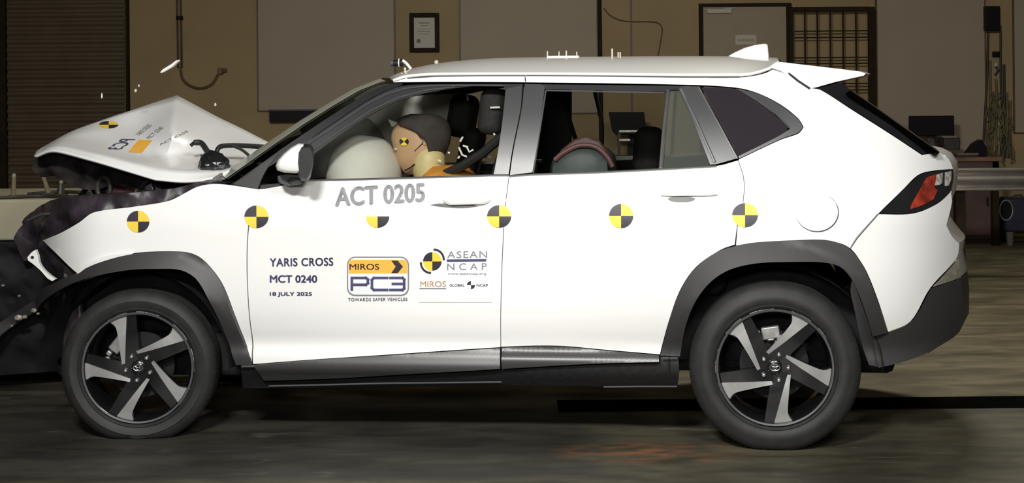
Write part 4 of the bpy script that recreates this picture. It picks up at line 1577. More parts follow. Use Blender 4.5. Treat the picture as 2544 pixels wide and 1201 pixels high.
wh.ball(cst, (.03, .07, .06), 12, 8)
wh.build('steering_wheel', M['interior'], car)

# ------------------------------------------------------------------ the dummy in the near front seat
DV = .45
dpos = O + EU * 1.2 + EV * DV
dummy = thing('crash_test_dummy', 'crash test dummy in orange shirt leaning its face into the white airbag', 'dummy', dpos, -TH)


def dl_(u, v, z):
    return Vector((u - 1.2, v - DV, z))


def dpx(x, y, v):
    p = lp(x, y, v)
    return dl_(p.x, p.y, p.z)


hd = MB()
HS = [(290, 1024, 1070), (294, 1008, 1086), (302, 992, 1100), (314, 979, 1108), (328, 973, 1112), (345, 972, 1112), (360, 975, 1109), (372, 979, 1104), (384, 982, 1098), (396, 985, 1090), (408, 990, 1084), (420, 997, 1074), (430, 1004, 1058), (436, 1012, 1046)]
rings = []
for i, (y, x0, x1) in enumerate(HS):
    a, b = dpx(x0, y, DV), dpx(x1, y, DV)
    cm = (a + b) / 2
    rx = (b.x - a.x) / 2
    t = i / (len(HS) - 1)
    ry = .082 * (1 - abs(2 * t - .80) ** 2.6 * .62) if t > .1 else .082 * (.35 + 5 * t)
    ring = []
    for k in range(28):
        an = 2 * pi * k / 28
        dx, dy = cos(an), sin(an)
        r = 1.0
        fr = max(0, -dx)
        if 385 <= y <= 410:
            r += .16 * math.exp(-((abs(dy)) / .22) ** 2) * fr * (1 - abs(y - 398) / 14)
        if 360 <= y < 384:
            r -= .05 * math.exp(-((abs(dy) - .45) / .2) ** 2) * fr
        ring.append(cm + P3(rx * dx * r, ry * dy * (1 - .14 * fr), 0))
    rings.append(ring)
hd.loft(rings)
# neck, torso, arms and legs continue from the head in one surface
import itertools


def skin_body(name, chains, m, parent):
    """chains of (point, radius) -> one skinned, smoothed surface (joined by voxel remesh)"""
    mb = MB()
    for ch in chains:
        pts = [p for p, r in ch]
        rad = [r for p, r in ch]
        mb.tube(spline(pts, 5), [rad[min(len(rad) - 1, i // 5)] + (rad[min(len(rad) - 1, i // 5 + 1)] - rad[min(len(rad) - 1, i // 5)]) * ((i % 5) / 5) for i in range((len(pts) - 1) * 5 + 1)], 14)
        for p, r in (ch[0], ch[-1]):
            mb.ball(p, r, 12, 8)
    return mb


body = MB()
neck0, neck1 = dpx(1062, 392, DV), dl_(1.205, DV, 1.02)
pel, che, sho = dl_(1.27, DV, .70), dl_(1.26, DV, .90), dl_(1.23, DV, 1.00)
ch = [[(neck0, .058), (dpx(1075, 420, DV), .062), (neck1, .07)],
      [(pel, .15), (che, .15), (sho, .12)]]
for s in (-1, 1):
    ch.append([(dl_(1.23, DV + s * .17, .99), .062), (dl_(1.10, DV + s * .22, .80), .05), (dl_(.90, DV + s * .17, .86), .040), (dl_(.80, DV + s * .14, .90), .032)])
    ch.append([(dl_(1.25, DV + s * .09, .68), .095), (dl_(.85, DV + s * .12, .74), .07), (dl_(.62, DV + s * .12, .40), .05), (dl_(.48, DV + s * .12, .36), .045)])
    # mitten base plus five fingers curled round the thigh
    h0 = dl_(.80, DV + s * .14, .90)
    ch.append([(h0, .030), (h0 + P3(-.07, 0, -.01), .034)])
    for f_ in range(4):
        b0 = h0 + P3(-.075, (f_ - 1.5) * .020, -.01)
        ln_ = (.062, .072, .068, .052)[f_]
        ch.append([(b0, .010), (b0 + P3(-ln_ * .6, 0, -.012), .009), (b0 + P3(-ln_, 0, -.045), .008)])
    ch.append([(h0 + P3(-.02, -s * .028, 0), .012), (h0 + P3(-.055, -s * .055, -.012), .010), (h0 + P3(-.085, -s * .055, -.025), .009)])
bd_ = skin_body('body', ch, M['skin'], dummy)
full = MB()
full.add(hd.v, hd.f, 0)
full.add(bd_.v, bd_.f, 0)
bo = full.build('body', [M['skin']], dummy, autosmooth=0)
rm = bo.modifiers.new('one_surface', 'REMESH')
rm.mode = 'VOXEL'
rm.voxel_size = .008
rm.use_smooth_shade = True
sm = bo.modifiers.new('smooth', 'SMOOTH')
sm.factor, sm.iterations = .5, 3
# dark cap over crown and back of the head
cp_ = MB()
rings = []
for i, (y, x0, x1) in enumerate(HS[:11]):
    a, b = dpx(x0, y, DV), dpx(x1, y, DV)
    cm = (a + b) / 2
    rx = (b.x - a.x) / 2 + .007
    t = i / (len(HS) - 1)
    ry = (.082 * (1 - abs(2 * t - .80) ** 2.6 * .62) if t > .1 else .082 * (.35 + 5 * t)) + .007
    fa = [180, 180, 180, 128, 92, 76, 68, 64, 60, 54, 48][i]
    ring = [cm + P3(rx * cos(radians(-fa + 2 * fa * k / 24)), ry * sin(radians(-fa + 2 * fa * k / 24)), .004) for k in range(25)]
    rings.append(ring)
cp_.loft(rings, closed=False, cap=False)
tp = [sum(rings[0], Vector()) / 25]
cp_.add(tp + rings[0], [(0, k + 1, k + 2) for k in range(24)])
cpo = cp_.build('head_cap', M['cap'], dummy, autosmooth=0)
sdm = cpo.modifiers.new('thick', 'SOLIDIFY')
sdm.thickness, sdm.offset = .008, 1
# yellow neck skin, mouth, eyes, ear and marker
nk = MB()
nk.tube(spline([dpx(1066, 366, DV - .012), dpx(1066, 396, DV - .02), dpx(1066, 425, DV - .02), neck1], 4), [.048, .058, .066, .070] + [.072] * 4 + [.072] * 5, 20)
nk.build('neck_skin', M['neck'], dummy)
mo = MB()
mo.tube(spline([dpx(1006, 424, DV - .045), dpx(1018, 418, DV - .066), dpx(1030, 408, DV - .075)], 4), .0035, 6)
mo.tube(spline([dpx(1032, 318, DV - .080), dpx(1042, 340, DV - .084), dpx(1052, 352, DV - .083), dpx(1030, 376, DV - .078)], 4), .0025, 6)
mo.build('face_seam', M['cap'], dummy)
for s in (-1, 1):
    ey = MB()
    ey.ball(dpx(984, 371, DV + s * .036), (.011, .014, .008), 10, 8)
    ey.build('eye', M['neck'], dummy)
    er = MB()
    er.ball(dpx(1056, 350, DV + s * .080), (.016, .006, .022), 12, 8)
    er.build('ear', M['skin'], dummy)
mk = MB()
cen = dpx(1004, 352, DV - .072)
for q, mi in ((0, 0), (1, 1), (2, 0), (3, 1)):
    pts = [cen] + [cen + P3(.022 * cos(radians(45 + 90 * q + k * 15)), .004 * cos(radians(45 + 90 * q + k * 15)) * -1.5 - .003, .018 * sin(radians(45 + 90 * q + k * 15))) for k in range(7)]
    mk.add(pts, [(0, k + 1, k + 2) for k in range(6)], mi)
mk.build('head_marker', [M['yellow'], M['ink']], dummy, smooth=False)
sh = MB()
rings = []
for u_, z_, rx, ry in ((1.27, .70, .17, .19), (1.265, .82, .165, .20), (1.25, .93, .15, .21), (1.25, 1.06, .135, .22), (1.245, 1.105, .115, .18), (1.235, 1.145, .085, .10)):
    rings.append([dl_(u_ + rx * cos(2 * pi * k / 24), DV + ry * sin(2 * pi * k / 24), z_) for k in range(24)])
sh.loft(rings)
sh.build('shirt', M['shirt'], dummy, autosmooth=70)
for s in (-1, 1):
    sl_ = MB()
    sl_.tube(spline([dl_(1.25, DV + s * .14, 1.06), dl_(1.19, DV + s * .215, .93), dl_(1.13, DV + s * .225, .83)], 4), [.078] * 4 + [.072] * 4 + [.068], 16)
    sl_.build('sleeve', M['shirt'], dummy)

# ------------------------------------------------------------------ things carried on the roof
roofn = lambda x, y, v: O + EU * lp(x, y, v).x + EV * v + Vector((0, 0, lp(x, y, v).z))


def roof_z(u, v):
    ve = e_v(u)
    t = (v - ve) / (CARW - 2 * ve)
    # solve station because the front edge is bowed
    uu = u
    for _ in range(6):
        uu += u - roof_pt(uu, t).x
    return roof_pt(uu, t).z


def on_roof(px, v):
    u = 0
    p = lp(px, 150, v)
    return P3(p.x, v, roof_z(p.x, v))


def world(p):
    return O + EU * p.x + EV * p.y + Vector((0, 0, p.z))


for (x, v, ytop, r_, lab) in ((1360, .80, 127, .0032, 'tall thin marker pin on the white roof, foremost of the roof pins'),
                              (1389, .86, 128, .0030, 'thin marker pin on the roof over the white plate, just ahead of the middle pin'),
                              (1407, .76, 126, .0036, 'bright thin marker pin standing at the middle of the white roof plate'),
                              (1433, .90, 129, .0030, 'faint thin marker pin at the rear end of the white roof plate'),
                              (1521, .80, 121, .0042, 'tallest pale marker pin on the roof, ahead of the two short stubs'),
                              (1536, .84, 130, .0034, 'short pale stub on the roof right behind the tallest pin'),
                              (1541, .78, 130, .0034, 'short pale stub on the roof, rearmost of the roof pins')):
    b0 = on_roof(x, v)
    zt = lp(x, ytop, v).z
    t = thing('marker_pin', lab, 'pin', world(b0), -TH, 'marker pins on the roof')
    h = max(.02, zt - b0.z)
    MB().lathe([(.0005, 0), (r_ * 2.6, 0), (r_ * 2.6, .003), (.0005, .003)], (0, 0, 0), 12).build('pin_base', M['steel'], t).rotation_euler = (pi / 2, 0, 0)
    MB().tube([(0, 0, 0), (0, 0, h)], r_, 8).build('pin_rod', M['paper'], t)
b0 = on_roof(1398, .74)
pl2 = MB()
pl2.box((-.07, -.03, .000), (.075, .03, .017))
o = pl2.build('roof_plate', M['whitebit'], bevel=.002)
o.location, o.rotation_euler = world(b0), (0, 0, -TH)
tag(o, 'small flat white plate on the car roof under the thin pins', 'plate')
b0 = on_roof(1022, .80)
rc = thing('roof_camera', 'small black camera on a bent white arm at the front of the car roof', 'camera', world(b0), -TH)


def rl(x, y, v=.80):
    return lp(x, y, v) - b0


MB().tube([rl(978, 157), rl(1000, 156)], [.014, .019], 12).build('camera_body', M['black'], rc)
MB().tube([rl(990.5, 156), rl(993.5, 156)], .020, 12).build('camera_ring', M['whitebit'], rc)
MB().tube([rl(972, 157), rl(978, 157)], .016, 12).build('lens_hood', M['trim'], rc)
MB().tube([rl(1000, 150), rl(1010, 158), rl(1020, 170), (0, 0, .004)], .007, 8).build('camera_arm', M['whitebit'], rc)
b1 = on_roof(1084, .95)
o = MB().tube([(0, 0, -.002), (0, 0, .020)], .004, 8).ball((0, 0, .026), .010, 10, 8).build('marker_ball', M['paper'])
o.location, o.rotation_euler = world(b1), (0, 0, -TH)
tag(o, 'small pale ball headed marker on the roof behind the roof camera', 'marker')
b1 = on_roof(1006, .45)
o = MB().tube([(0, 0, -.002), (0, 0, .022)], .004, 8).ball((0, 0, .024), .006, 10, 8).build('roof_stud', M['paper'])
o.location, o.rotation_euler = world(b1), (0, 0, -TH)
tag(o, 'tiny white stud at the front roof edge below the roof camera', 'stud')

# ------------------------------------------------------------------ the back of the hall
B = WY
# roller shutter
sh_ = MB()
x0, x1 = W(14, 200, B).x, W(314, 200, B).x
pitch = 21.6 / F * B
zt = W(160, -40, B).z
nsl = int(zt / pitch) + 1
prof = []
for k in range(nsl + 1):
    z = k * pitch
    for t in range(8):
        a = t / 8
        prof.append((z + a * pitch, B - .055 - .022 * (sin(pi * min(1, a / .75)) if a < .75 else 0)))
sh_.loft([[Vector((x, y, z)) for z, y in prof] for x in (x0, x1)], closed=False)
door1 = struct(sh_.build('door_1', M['shutter'], autosmooth=50))
gd = MB()
wbox(gd, -14, -60, 14, 612, B - .13, .12)
wbox(gd, 313, -60, 318, 612, B - .10, .10)
gd.build('shutter_guide', M['dkframe'], door1, smooth=False)

# conduit, cable and socket
cd = thing('wall_conduit', 'brown vertical conduit on the cream wall right of the roller shutter', 'conduit', W(446, 90, B - .02))
l0 = W(446, 90, B - .02)
MB().tube([W(443, -60, B - .04) - l0, W(446, 90, B - .04) - l0, W(447, 168, B - .04) - l0], .027, 10).build('pipe', M['brownpipe'], cd)
MB().tube([W(446, 40, B - .04) - l0, W(446, 50, B - .04) - l0], .034, 10).build('clip', M['dkframe'], cd)
c_ = MB().tube(spline([W(x, y, B - .03) for x, y in ((449, 172), (452, 192), (464, 208), (484, 218), (505, 219), (524, 211), (535, 198), (541, 186))], 5), .013, 8)
tag(c_.build('drooping_cable', M['brownpipe']), 'thin brown cable drooping from the conduit to the wall socket', 'cable')
so = thing('wall_socket', 'small brown twin socket on the wall at the end of the drooping cable', 'socket', W(549, 178, B))
l0 = W(549, 178, B)
mb = MB().box((-.022, -.06, -.03), (.022, 0, .035))
mb.build('socket_box', M['brownpipe'], so, bevel=.004)
MB().tube([Vector((.02, -.04, .0)), Vector((.04, -.045, .01)), Vector((.065, -.04, .012))], .020, 8).build('plug', M['brownpipe'], so)

# large boards, separated by trims
for (xa, ya, xb, yb, lab) in ((640, -90, 980, 275, 'big blank grey board on the wall above the long black tray'),
                              (1143, -90, 1484, 283, 'big blank grey board on the wall right of the framed certificate'),
                              (2179, -90, 2448, 386, 'big blank grey board on the wall behind the computer monitor'),
                              (2519, -90, 2700, 330, 'big blank grey board at the right edge, beyond the hanging cables')):
    t = thing('wall_board', lab, 'board', Vector((W((xa + xb) / 2, 100, B).x, B, W((xa + xb) / 2, yb, B).z)), 0, 'blank boards on the back wall')
    l0 = t.location
    mb = MB()
    wbox(mb, xa + 1.5, ya, xb - 1.5, yb - 1.5, B - .035, .030)
    mb.v = [tuple(Vector(v) - l0) for v in mb.v]
    mb.build('board_face', M['board'], t, smooth=False)
    mb = MB()
    wbox(mb, xa - 2, ya, xa + 1, yb + 1, B - .045, .044)
    wbox(mb, xb - 1, ya, xb + 2, yb + 1, B - .045, .044)
    wbox(mb, xa + 1, yb - 2, xb - 1, yb + 1, B - .045, .044)
    mb.v = [tuple(Vector(v) - l0) for v in mb.v]
    mb.build('board_edge', M['brownpipe'], t, smooth=False)
ty = thing('wall_tray', 'long black tray under the blank board left of the windshield', 'tray', W(730, 303, B))
l0 = ty.location.copy()
mb = MB()
wbox(mb, 669, 275, 800, 303, B - .14, .138)
mb.v = [tuple(Vector(v) - l0) for v in mb.v]
mb.build('tray_body', M['screen'], ty, bevel=.004)
mb = MB()
wbox(mb, 667, 272, 802, 276, B - .16, .158)
mb.v = [tuple(Vector(v) - l0) for v in mb.v]
mb.build('tray_lip', M['clutter'], ty)

# certificate
ct = thing('framed_certificate', 'framed certificate with dark wooden frame hanging on the wall above the car roof', 'picture', W(1053, 81, B))
l0 = ct.location.copy()


def sub(mb, l0):
    mb.v = [tuple(Vector(v) - l0) for v in mb.v]
    return mb


mb = MB()
wbox(mb, 1017, 32, 1028, 130, B - .05, .05)
wbox(mb, 1080, 32, 1091, 130, B - .05, .05)
wbox(mb, 1028, 32, 1080, 43, B - .05, .05)
wbox(mb, 1028, 119, 1080, 130, B - .05, .05)
sub(mb, l0).build('frame', M['dkframe'], ct, bevel=.006)
mb = MB()
wbox(mb, 1027, 42, 1081, 120, B - .020, .018)
sub(mb, l0).build('sheet', M['paper'], ct, smooth=False)
mb = MB()
for (a, b, c, d) in ((1040, 56, 1068, 58), (1044, 63, 1064, 64.5), (1036, 72, 1072, 73), (1038, 78, 1070, 79), (1042, 84, 1066, 85)):
    wbox(mb, a, b, c, d, B - .022, .003)
cs2 = W(1040, 102, B - .023)
mb.add([cs2] + [cs2 + Vector((.022 * cos(pi * k / 8), 0, .022 * sin(pi * k / 8))) for k in range(16)], [(0, k + 1, (k + 1) % 16 + 1) for k in range(16)])
sub(mb, l0).build('print', M['brownpipe'], ct, smooth=False)

# dark standing pole and wall seam with a thin cable
pl3 = MB().tube([W(1488, -60, B - .05), Vector((W(1494, 200, B - .05).x, B - .05, .0))], .021, 10)
tag(pl3.build('standing_pole', M['dkframe']), 'thin dark pole standing against the wall right of the second blank board', 'pole')
sm_ = MB()
wbox(sm_, 1568, -60, 1572, 610, B - .012, .011)
wbox(sm_, 980.5, -60, 983, 610, B - .008, .007)
o = struct(sm_.build('trim_1', M['brownpipe'], smooth=False))
c_ = MB().tube(spline([W(x, y, B - .014) for x, y in ((1500, 20), (1515, 38), (1540, 50), (1572, 54), (1610, 54), (1636, 58), (1645, 74), (1640, 110), (1632, 150))], 4), .006, 6)
tag(c_.build('wall_cable', M['brownpipe']), 'thin cable stapled across the wall left of the door with a sign', 'cable')

# door with sign, closer and dark frame
mb = MB()
wbox(mb, 1749, 16, 1957, 614, B - .03, .028)
door2 = struct(mb.build('door_2', M['doorpaint'], smooth=False))
mb = MB()
wbox(mb, 1740, 9, 1749, 614, B - .07, .07)
wbox(mb, 1957, 9, 1966, 614, B - .07, .07)
wbox(mb, 1740, 8, 1966, 16, B - .072, .07)
mb.build('door_frame', M['dkframe'], door2, smooth=False)
mb = MB()
wbox(mb, 1757, 22, 1818, 33, B - .07, .04)
wbox(mb, 1800, 18, 1826, 22, B - .06, .02)
mb.build('door_closer', M['paper'], door2, bevel=.006)
mb = MB()
wbox(mb, 1827, 87, 1879, 111, B - .037, .006)
sg = mb.build('door_sign', M['paper'], door2, smooth=False)
mb = MB()
for k in range(7):
    wbox(mb, 1833 + k * 6, 96 + (k % 2), 1837 + k * 6, 103, B - .0385, .002)
mb.build('sign_print', M['board'], sg, smooth=False)
mb = MB()
wbox(mb, 1762, 330, 1776, 345, B - .06, .03)
mb.build('door_handle', M['steel'], door2, bevel=.004)

# steel grille gate
gt = thing('grille_gate', 'open steel grille gate of thin dark bars beside the door', 'gate', Vector((W(2070, 300, B - .2).x, B - .2, 0)))
l0 = gt.location.copy()
mb = MB()
D2 = B - .22
wbox(mb, 1964, 17, 1973, 612, D2, .05)
wbox(mb, 2160, 17, 2176, 612, D2, .05)
wbox(mb, 1973, 17, 2160, 28, D2, .05)
wbox(mb, 1973, 600, 2160, 612, D2, .05)
sub(mb, l0).build('gate_frame', M['dkframe'], gt, bevel=.004)
for x in (2002, 2033, 2065, 2097, 2129):
    mb = MB()
    wbox(mb, x - 1.8, 28, x + 1.8, 600, D2 + .02, .014)
    sub(mb, l0).build('vertical_bar', M['dkframe'], gt, smooth=False)
for y in (77, 93, 143, 158, 208, 224, 275, 290, 340, 356, 406, 422):
    mb = MB()
    wbox(mb, 1973, y - 1.6, 2160, y + 1.6, D2 + .012, .010)
    sub(mb, l0).build('cross_bar', M['dkframe'], gt, smooth=False)

# long bench with instruments
TD = 15.15
zt = W(2200, 392, TD).z
tb_ = thing('workbench', 'long reddish brown workbench along the back wall carrying the monitor', 'table', Vector((W(2050, 400, TD).x, TD + .35, 0)))
l0 = tb_.location.copy()
xa, xb = W(1440, 400, TD).x, W(2492, 400, TD).x
mb = MB().box((xa, TD, zt - .045), (xb, TD + .75, zt))
sub(mb, l0).build('table_top', M['wood'], tb_, bevel=.006)
for x in (xa + .06, (xa + xb) / 2, xb - .06):
    for y in (TD + .06, TD + .68):
        mb = MB().box((x - .03, y - .03, 0), (x + .03, y + .03, zt - .04))
        sub(mb, l0).build('leg', M['dkframe'], tb_, smooth=False)
mb = MB().box((xa + .03, TD + .03, zt - .14), (xb - .03, TD + .06, zt - .04))
sub(mb, l0).build('apron', M['cabinet'], tb_, smooth=False)


def on_table(name, lab, cat, px, dy=.3):
    x = W(px, 390, TD + dy).x
    return thing(name, lab, cat, Vector((x, TD + dy, zt)))


def fpx(x0_, y0_, x1_, y1_, D, l0, dep):
    mb = MB()
    wbox(mb, x0_, y0_, x1_, y1_, D, dep)
    return sub(mb, l0)


mo_ = on_table('computer_monitor', 'black computer monitor on the workbench right of the car', 'monitor', 2315, .42)
fpx(2260, 288, 2371, 338, TD + .40, mo_.location, .05).build('screen', M['screen'], mo_, bevel=.008)
MB().box((-.035, .0, 0), (.035, .05, .22)).build('stand', M['screen'], mo_, bevel=.005)
MB().box((-.13, -.08, 0), (.13, .10, .015)).build('base', M['screen'], mo_, bevel=.004)
eq = on_table('instrument_box', 'low grey topped instrument box on the workbench in front of the monitor', 'box', 2365, .10)
fpx(2346, 343, 2386, 372, TD + .05, eq.location, .22).build('body', M['clutter'], eq, bevel=.008)
fpx(2342, 338, 2378, 343, TD + .04, eq.location, .22).build('lid', M['rail'], eq, bevel=.004)
MB().box((-.07, -.062, .0), (-.01, -.05, .07)).build('front_plate', M['cabinet'], eq, bevel=.003)
eq = on_table('equipment_case', 'dark hump backed equipment case on the workbench left of the instrument box', 'case', 2313, .08)
mb = MB()
mb.ball((0, 0, .10), (.085, .08, .082), 18, 10, fn=lambda d: 1 + .2 * noise.noise(d * 3))
mb.build('body', M['clutter'], eq)
MB().tube([(-.06, -.02, .15), (0, -.02, .19), (.06, -.02, .15)], .008, 6).build('handle', M['cable'], eq)
eq = on_table('desk_phone', 'black wedge shaped device on the workbench beside the hanging cables', 'device', 2420, .12)
MB().prism([Vector((-.10, -.06, 0)), Vector((.10, -.06, 0)), Vector((.11, -.06, .07)), Vector((.06, -.06, .16)), Vector((-.01, -.06, .12))], (0, .14, 0)).build('body', M['screen'], eq, bevel=.006)
MB().box((-.10, -.075, .015), (.02, -.06, .035)).build('strip', M['rail'], eq, bevel=.002)
eq = on_table('folder_pile', 'thin dark pile of folders on the workbench below the black wedge shaped device', 'folders', 2400, .0)
for k in range(3):
    MB().box((-.10 + .008 * k, -.015, .011 * k), (.11 - .006 * k, .045, .010 + .011 * k)).build('folder', [M['clutter'], M['cabinet'], M['rail']][k], eq, bevel=.002)

# open black case seen through the rear side windows
oc = on_table('open_laptop', 'black open laptop on the workbench seen through the rear door window', 'laptop', 1565, .25)
l0 = oc.location
a = [W(x, y, TD + .36) - l0 for x, y in ((1512, 279), (1600, 279), (1607, 326), (1607, 336), (1530, 336), (1521, 326))]
MB().prism(a, (0, .02, 0)).build('lid', M['screen'], oc, bevel=.004)
MB().box((-.16, -.12, 0), (.16, .13, .03)).build('keyboard_base', M['clutter'], oc, bevel=.004)
MB().prism([Vector((-.02, .10, .02)), Vector((.04, .10, .02)), Vector((.06, .115, .25)), Vector((.0, .115, .25))], (0, .01, 0)).build('hinge', M['screen'], oc)
ob = on_table('metal_tray', 'small bright metal tray lying in front of the open laptop', 'tray', 1568, .02)
fpx(1538, 323, 1600, 329, TD + .0, ob.location, .10).build('upper_plate', M['steel'], ob, bevel=.002)
fpx(1538, 345, 1566, 351, TD + .0, ob.location, .10).build('lower_plate', M['steel'], ob, bevel=.002)
fpx(1536, 329, 1542, 394, TD + .01, ob.location, .08).build('upright', M['clutter'], ob)
fpx(1594, 329, 1600, 394, TD + .01, ob.location, .08).build('upright', M['clutter'], ob)

# hanging cables and small fittings between the boards at the right
jb = thing('junction_box', 'black junction box high on the wall at the right edge above the hanging cables', 'box', W(2468, 45, B))
fpx(2450, 15, 2485, 76, B - .13, jb.location, .128).build('body', M['screen'], jb, bevel=.008)
fpx(2452, 62, 2488, 80, B - .10, jb.location, .098).build('lower_cover', M['clutter'], jb, bevel=.006)
wp_ = thing('wall_plate', 'tall dull yellow board strip on the wall carrying the hanging cables', 'board', W(2484, 390, B))
fpx(2449, -60, 2517, 385, B - .022, wp_.location, .02).build('strip', M['wall'], wp_, smooth=False)
se = thing('wall_sensor', 'tiny black sensor with pale knob under the junction box', 'sensor', W(2476, 135, B - .02))
fpx(2468, 128, 2484, 142, B - .07, se.location, .048).build('sensor_body', M['screen'], se, bevel=.004)
MB().ball(W(2474, 161, B - .045) - se.location, .022, 10, 8).build('knob', M['paper'], se)
MB().tube([W(2474, 165, B - .04) - se.location, W(2480, 175, B - .04) - se.location, W(2472, 188, B - .04) - se.location], .012, 6).build('hook', M['cable'], se)
random.seed(11)
CB = [((2455, 82), (2452, 200), (2446, 300), (2441, 392)), ((2486, 82), (2486, 180), (2488, 290), (2486, 392)), ((2494, 160), (2495, 230), (2494, 320), (2495, 392)), ((2460, 150), (2460, 240), (2457, 330), (2454, 392)),
      ((2474, 196), (2477, 260), (2474, 330), (2477, 392)), ((2501, 230), (2503, 290), (2502, 350), (2503, 392)), ((2510, 250), (2509, 300), (2511, 350), (2510, 392)), ((2468, 240), (2466, 300), (2465, 350), (2463, 392))]
NM = ['leftmost of the cables hanging below the junction box', 'second straight cable hanging from the junction box, right of the sensor', 'cable starting beside the white sensor hook and hanging to the bench', 'thin cable hanging just left of the sensor',
      'cable hanging straight down from the sensor hook', 'short olive cable hanging near the far right board', 'rightmost of the olive cables beside the far right board', 'short cable hanging between the thin left cable and the sensor hook cable']
for k, (q, nm) in enumerate(zip(CB, NM)):
    pts = spline([W(x, y, B - .045) for x, y in q], 5)
    tag(MB().tube(pts, .011 if k < 2 else .013, 6).build('hanging_cable', M['cable'] if k in (0, 1, 2) else M['olive']), 'dark ' * (k < 3) + 'olive brown ' * (k >= 3) + nm, 'cable', 'cables hanging on the right of the wall')
for k in range(14):
    pass
tf = MB()
for k in range(46):
    x = random.uniform(2452, 2514)
    y = random.uniform(225, 380)
    pts = [W(x, y, B - .10), W(x + random.uniform(-9, 9), y + random.uniform(8, 24), B - .12), W(x + random.uniform(-9, 9), y + random.uniform(20, 44), B - .10)]
    tf.tube(pts, .008, 5)
o = tag(tf.build('cable_tangle', M['olive']), 'tangle of olive brown wire ends hanging in front of the dull yellow board strip', 'wires')
o['kind'] = 'stuff'

# guard rail in front of the bench
RD = 12.4
rl_ = thing('guard_rail', 'grey corrugated metal guard rail running behind the car to the right edge', 'guard rail', Vector((W(2450, 450, RD).x, RD, 0)))
l0 = rl_.location.copy()
ys = [(417, 0), (419, -.03), (424, -.03), (429, .03), (434, .03), (441, -.035), (449, -.035), (457, .02), (464, .03), (468, -.02), (473, -.02), (475, 0)]
xa, xb = W(2050, 440, RD).x, W(2760, 440, RD).x
mb = MB()
mb.loft([[Vector((x, RD + d, W(2450, y, RD).z)) for y, d in ys] for x in (xa, xb)], closed=False)
o = sub(mb, l0).build('rail_beam', M['rail'], rl_, autosmooth=20)
sdd = o.modifiers.new('thick', 'SOLIDIFY')
sdd.thickness = .004
for px in (2120, 2390, 2640):
    x = W(px, 440, RD).x
    mb = MB().box((x - .035, RD + .045, 0), (x + .035, RD + .13, W(2450, 420, RD).z))
    sub(mb, l0).build('post', M['dkframe'], rl_, smooth=False)

# low cabinet, fan and cup under the rail
KD = 15.3
kb = thing('low_cabinet', 'low red brown cabinet under the workbench behind the guard rail', 'cabinet', Vector((W(2420, 560, KD).x, KD + .2, 0)))
l0 = kb.location.copy()
xa, xb = W(2250, 500, KD).x, W(2466, 500, KD).x
ztop = W(2400, 470, KD).z
sub(MB().box((xa, KD + .02, .06), (xb, KD + .40, ztop)).box((xa + .02, KD + .06, 0), (xb - .02, KD + .36, .06)), l0).build('body', M['cabinet'], kb, smooth=False)
for a, b in ((2256, 2325), (2331, 2394), (2400, 2461)):
    xa_, xb_ = W(a, 500, KD).x, W(b, 500, KD).x
    dd = sub(MB().box((xa_, KD, .09), (xb_, KD + .02, ztop - .02)), l0).build('door', M['cabinet'], kb, bevel=.004)
    sub(MB().box((xb_ - .04, KD - .02, ztop - .16), (xb_ - .025, KD, ztop - .08)), l0).build('handle', M['dkframe'], dd, bevel=.002)
fd = 15.5
fn_ = thing('drum_fan', 'dark blue drum shaped device with a teal ring on the floor at the right edge', 'fan', G(2525, 592) * 1.0)
fp = W(2525, 592, fd)
fn_.location = Vector((fp.x, fd, 0))
l0 = fn_.location.copy()
zc0 = W(2510, 522, fd).z
zb = W(2510, 580, fd).z
MB().box((-.11, -.02, zb), (.20, .24, W(2520, 492, fd).z)).build('housing', M['bluebox'], fn_, bevel=.03)
cxr = W(2497, 520, fd).x - l0.x
rg = MB().tube([Vector((cxr + .062 * cos(2 * pi * k / 28), -.035, zc0 + .095 * sin(2 * pi * k / 28))) for k in range(29)], .008, 8, cap=False)
rg.build('ring', M['teal'], fn_)
MB().add([Vector((cxr, -.024, zc0))] + [Vector((cxr + .060 * cos(2 * pi * k / 24), -.026, zc0 + .093 * sin(2 * pi * k / 24))) for k in range(24)], [(0, k + 1, (k + 1) % 24 + 1) for k in range(24)]).build('drum_face', M['screen'], fn_, smooth=False)
MB().tube([Vector((-.02, .05, W(2520, 492, fd).z)), Vector((-.0, .05, W(2520, 486, fd).z)), Vector((.07, .05, W(2520, 486, fd).z)), Vector((.09, .05, W(2520, 492, fd).z))], .010, 8).build('handle', M['trim'], fn_)
for sx in (-.08, .17):
    MB().box((sx - .02, .0, 0), (sx + .02, .22, zb + .01)).build('foot', M['bluebox'], fn_, bevel=.005)
cp2 = thing('paper_cup', 'small grey white cup on the floor in front of the dark blue drum device', 'cup', Vector((W(2509, 575, 15.2).x, 15.2, 0)))
hcup = .12
MB().loft([[Vector((r * cos(2 * pi * k / 20), r * sin(2 * pi * k / 20), z)) for k in range(20)] for r, z in ((.026, 0), (.034, hcup), (.031, hcup), (.024, .01))]).build('cup_body', M['cup'], cp2)
MB().tube([Vector((.034 * cos(2 * pi * k / 20), .034 * sin(2 * pi * k / 20), hcup)) for k in range(21)], .003, 6, cap=False).build('rim', M['cup'], cp2)

# dark guide channel in the floor
g0, g1 = G(2132, 990), G(2544, 990)
dirv = Vector((1, 0, 0))
yc = G(2400, 990).y
o = MB().box((.2, yc - .25, -.002), (8, yc + .02, .004)).build('trim_2', M['pit'], smooth=False)
struct(o)

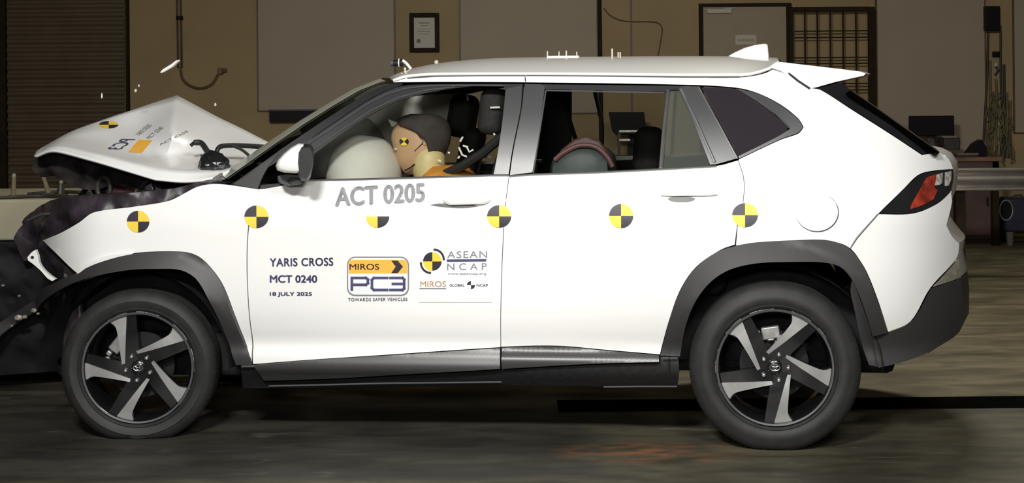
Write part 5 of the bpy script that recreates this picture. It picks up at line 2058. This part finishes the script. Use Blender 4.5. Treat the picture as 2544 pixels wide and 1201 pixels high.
# ------------------------------------------------------------------ the barrier at the far front
BD = 8.35
bz1 = W(60, 496, BD).z
bz0 = W(60, 598, BD).z
xr = W(232, 500, BD).x
ba = thing('crash_barrier', 'beige crash barrier block on a black base in front of the crumpled car nose', 'barrier', Vector((xr - .8, BD + .5, 0)))
l0 = ba.location.copy()
mb = MB().box((xr - 1.9, BD, bz0), (xr, BD + 1.05, bz1))
sub(mb, l0).build('face_block', M['barrier'], ba, bevel=.012)
mb = MB().box((xr - 1.9, BD + .03, 0), (xr - .05, BD + 1.0, bz0))
sub(mb, l0).build('base', M['black2'], ba, bevel=.01)
mb = MB().tube([(xr - .545, BD - .006, W(3, 540, BD).z), (xr - .545, BD + .01, W(3, 540, BD).z)], .009, 10)
sub(mb, l0).build('bolt', M['cable'], ba)


def bt(px, dy):
    p = ray(px, 480)
    return Vector((CAM.x + p.x * (BD + dy), BD + dy, bz1))


# clamps and cables lying on the barrier
for (px, dy, h, lab) in ((33, .12, .115, 'tall dark clamp post standing on the barrier top at the left edge of the photo'), (122, .35, .10, 'slanting pale tipped clamp post on the barrier top, middle of the three'),
                         (150, .25, .07, 'short thick clamp post on the barrier top nearest the car')):
    p = bt(px, dy)
    t = thing('clamp_post', lab, 'clamp', p, 0, 'clamp posts on the barrier')
    lean = Vector((-.03 if px == 122 else .004, 0, h))
    MB().tube([(0, 0, 0), lean * .5, lean], [.016, .012, .010] if px != 150 else [.022, .020, .012], 10).build('post', M['olive'] if px != 150 else M['clutter'], t)
    MB().ball(lean, (.012, .012, .016), 10, 8).build('tip', M['rail'], t)
    MB().box((-.03, -.025, 0), (.035, .025, .014)).build('foot', M['cable'], t, bevel=.003)
for k, (q, lab) in enumerate(((((0, .02), (20, .03), (45, .05), (70, .10), (110, .12), (150, .06), (175, .03), (196, .05)), 'long dark cable snaking along the front edge of the barrier top'),
                              (((70, .30), (110, .42), (150, .5), (200, .44), (240, .5)), 'dark cable lying across the back of the barrier top'),
                              (((205, .12), (198, .22), (207, .30), (216, .24), (219, .14), (230, .10)), 'short looped cable on the barrier top corner next to the car'))):
    pts = spline([bt(px, dy) + Vector((0, 0, .010)) for px, dy in q], 5)
    tag(MB().tube(pts, .009, 8).build('barrier_cable', M['cable']), lab, 'cable', 'cables on the barrier')

# ------------------------------------------------------------------ glass and plastic fragments thrown up by the impact
random.seed(5)
p = lambda x, y, D=7.4: W(x, y, D)
fr_ = MB()
pts = [(397, 180), (404, 172), (424, 160), (437, 150), (441, 153), (428, 166), (408, 178), (400, 182)]
fr_.prism([p(x, y) for x, y in pts], (.01, .02, .004))
tag(fr_.build('flying_shard', M['whitebit'], bevel=.0015), 'long white shard flying in the air above the crumpled bonnet', 'fragment', 'fragments in the air')
for x, y, sx, sy, lab in ((253, 238, 2.2, 7, 'small upright white chip in the air in front of the roller shutter'), (337, 225, 3.5, 4, 'small round pale chip in the air left of the long shard'),
                          (535, 260, 3, 4, 'tiny grey chip in the air over the rear slope of the bonnet'), (345, 213, 2, 3, 'tiny faint chip in the air just above the small round chip')):
    c0 = p(x, y)
    s1, s2 = sx / F * 7.4, sy / F * 7.4
    mb = MB().ball(c0, (s1, s1, s2), 8, 6, fn=lambda d: 1 + .5 * noise.noise(d * 2 + Vector((x, 0, 0))))
    tag(mb.build('flying_chip', M['whitebit'] if sx < 3 else M['paper'], autosmooth=20), lab, 'fragment', 'fragments in the air')
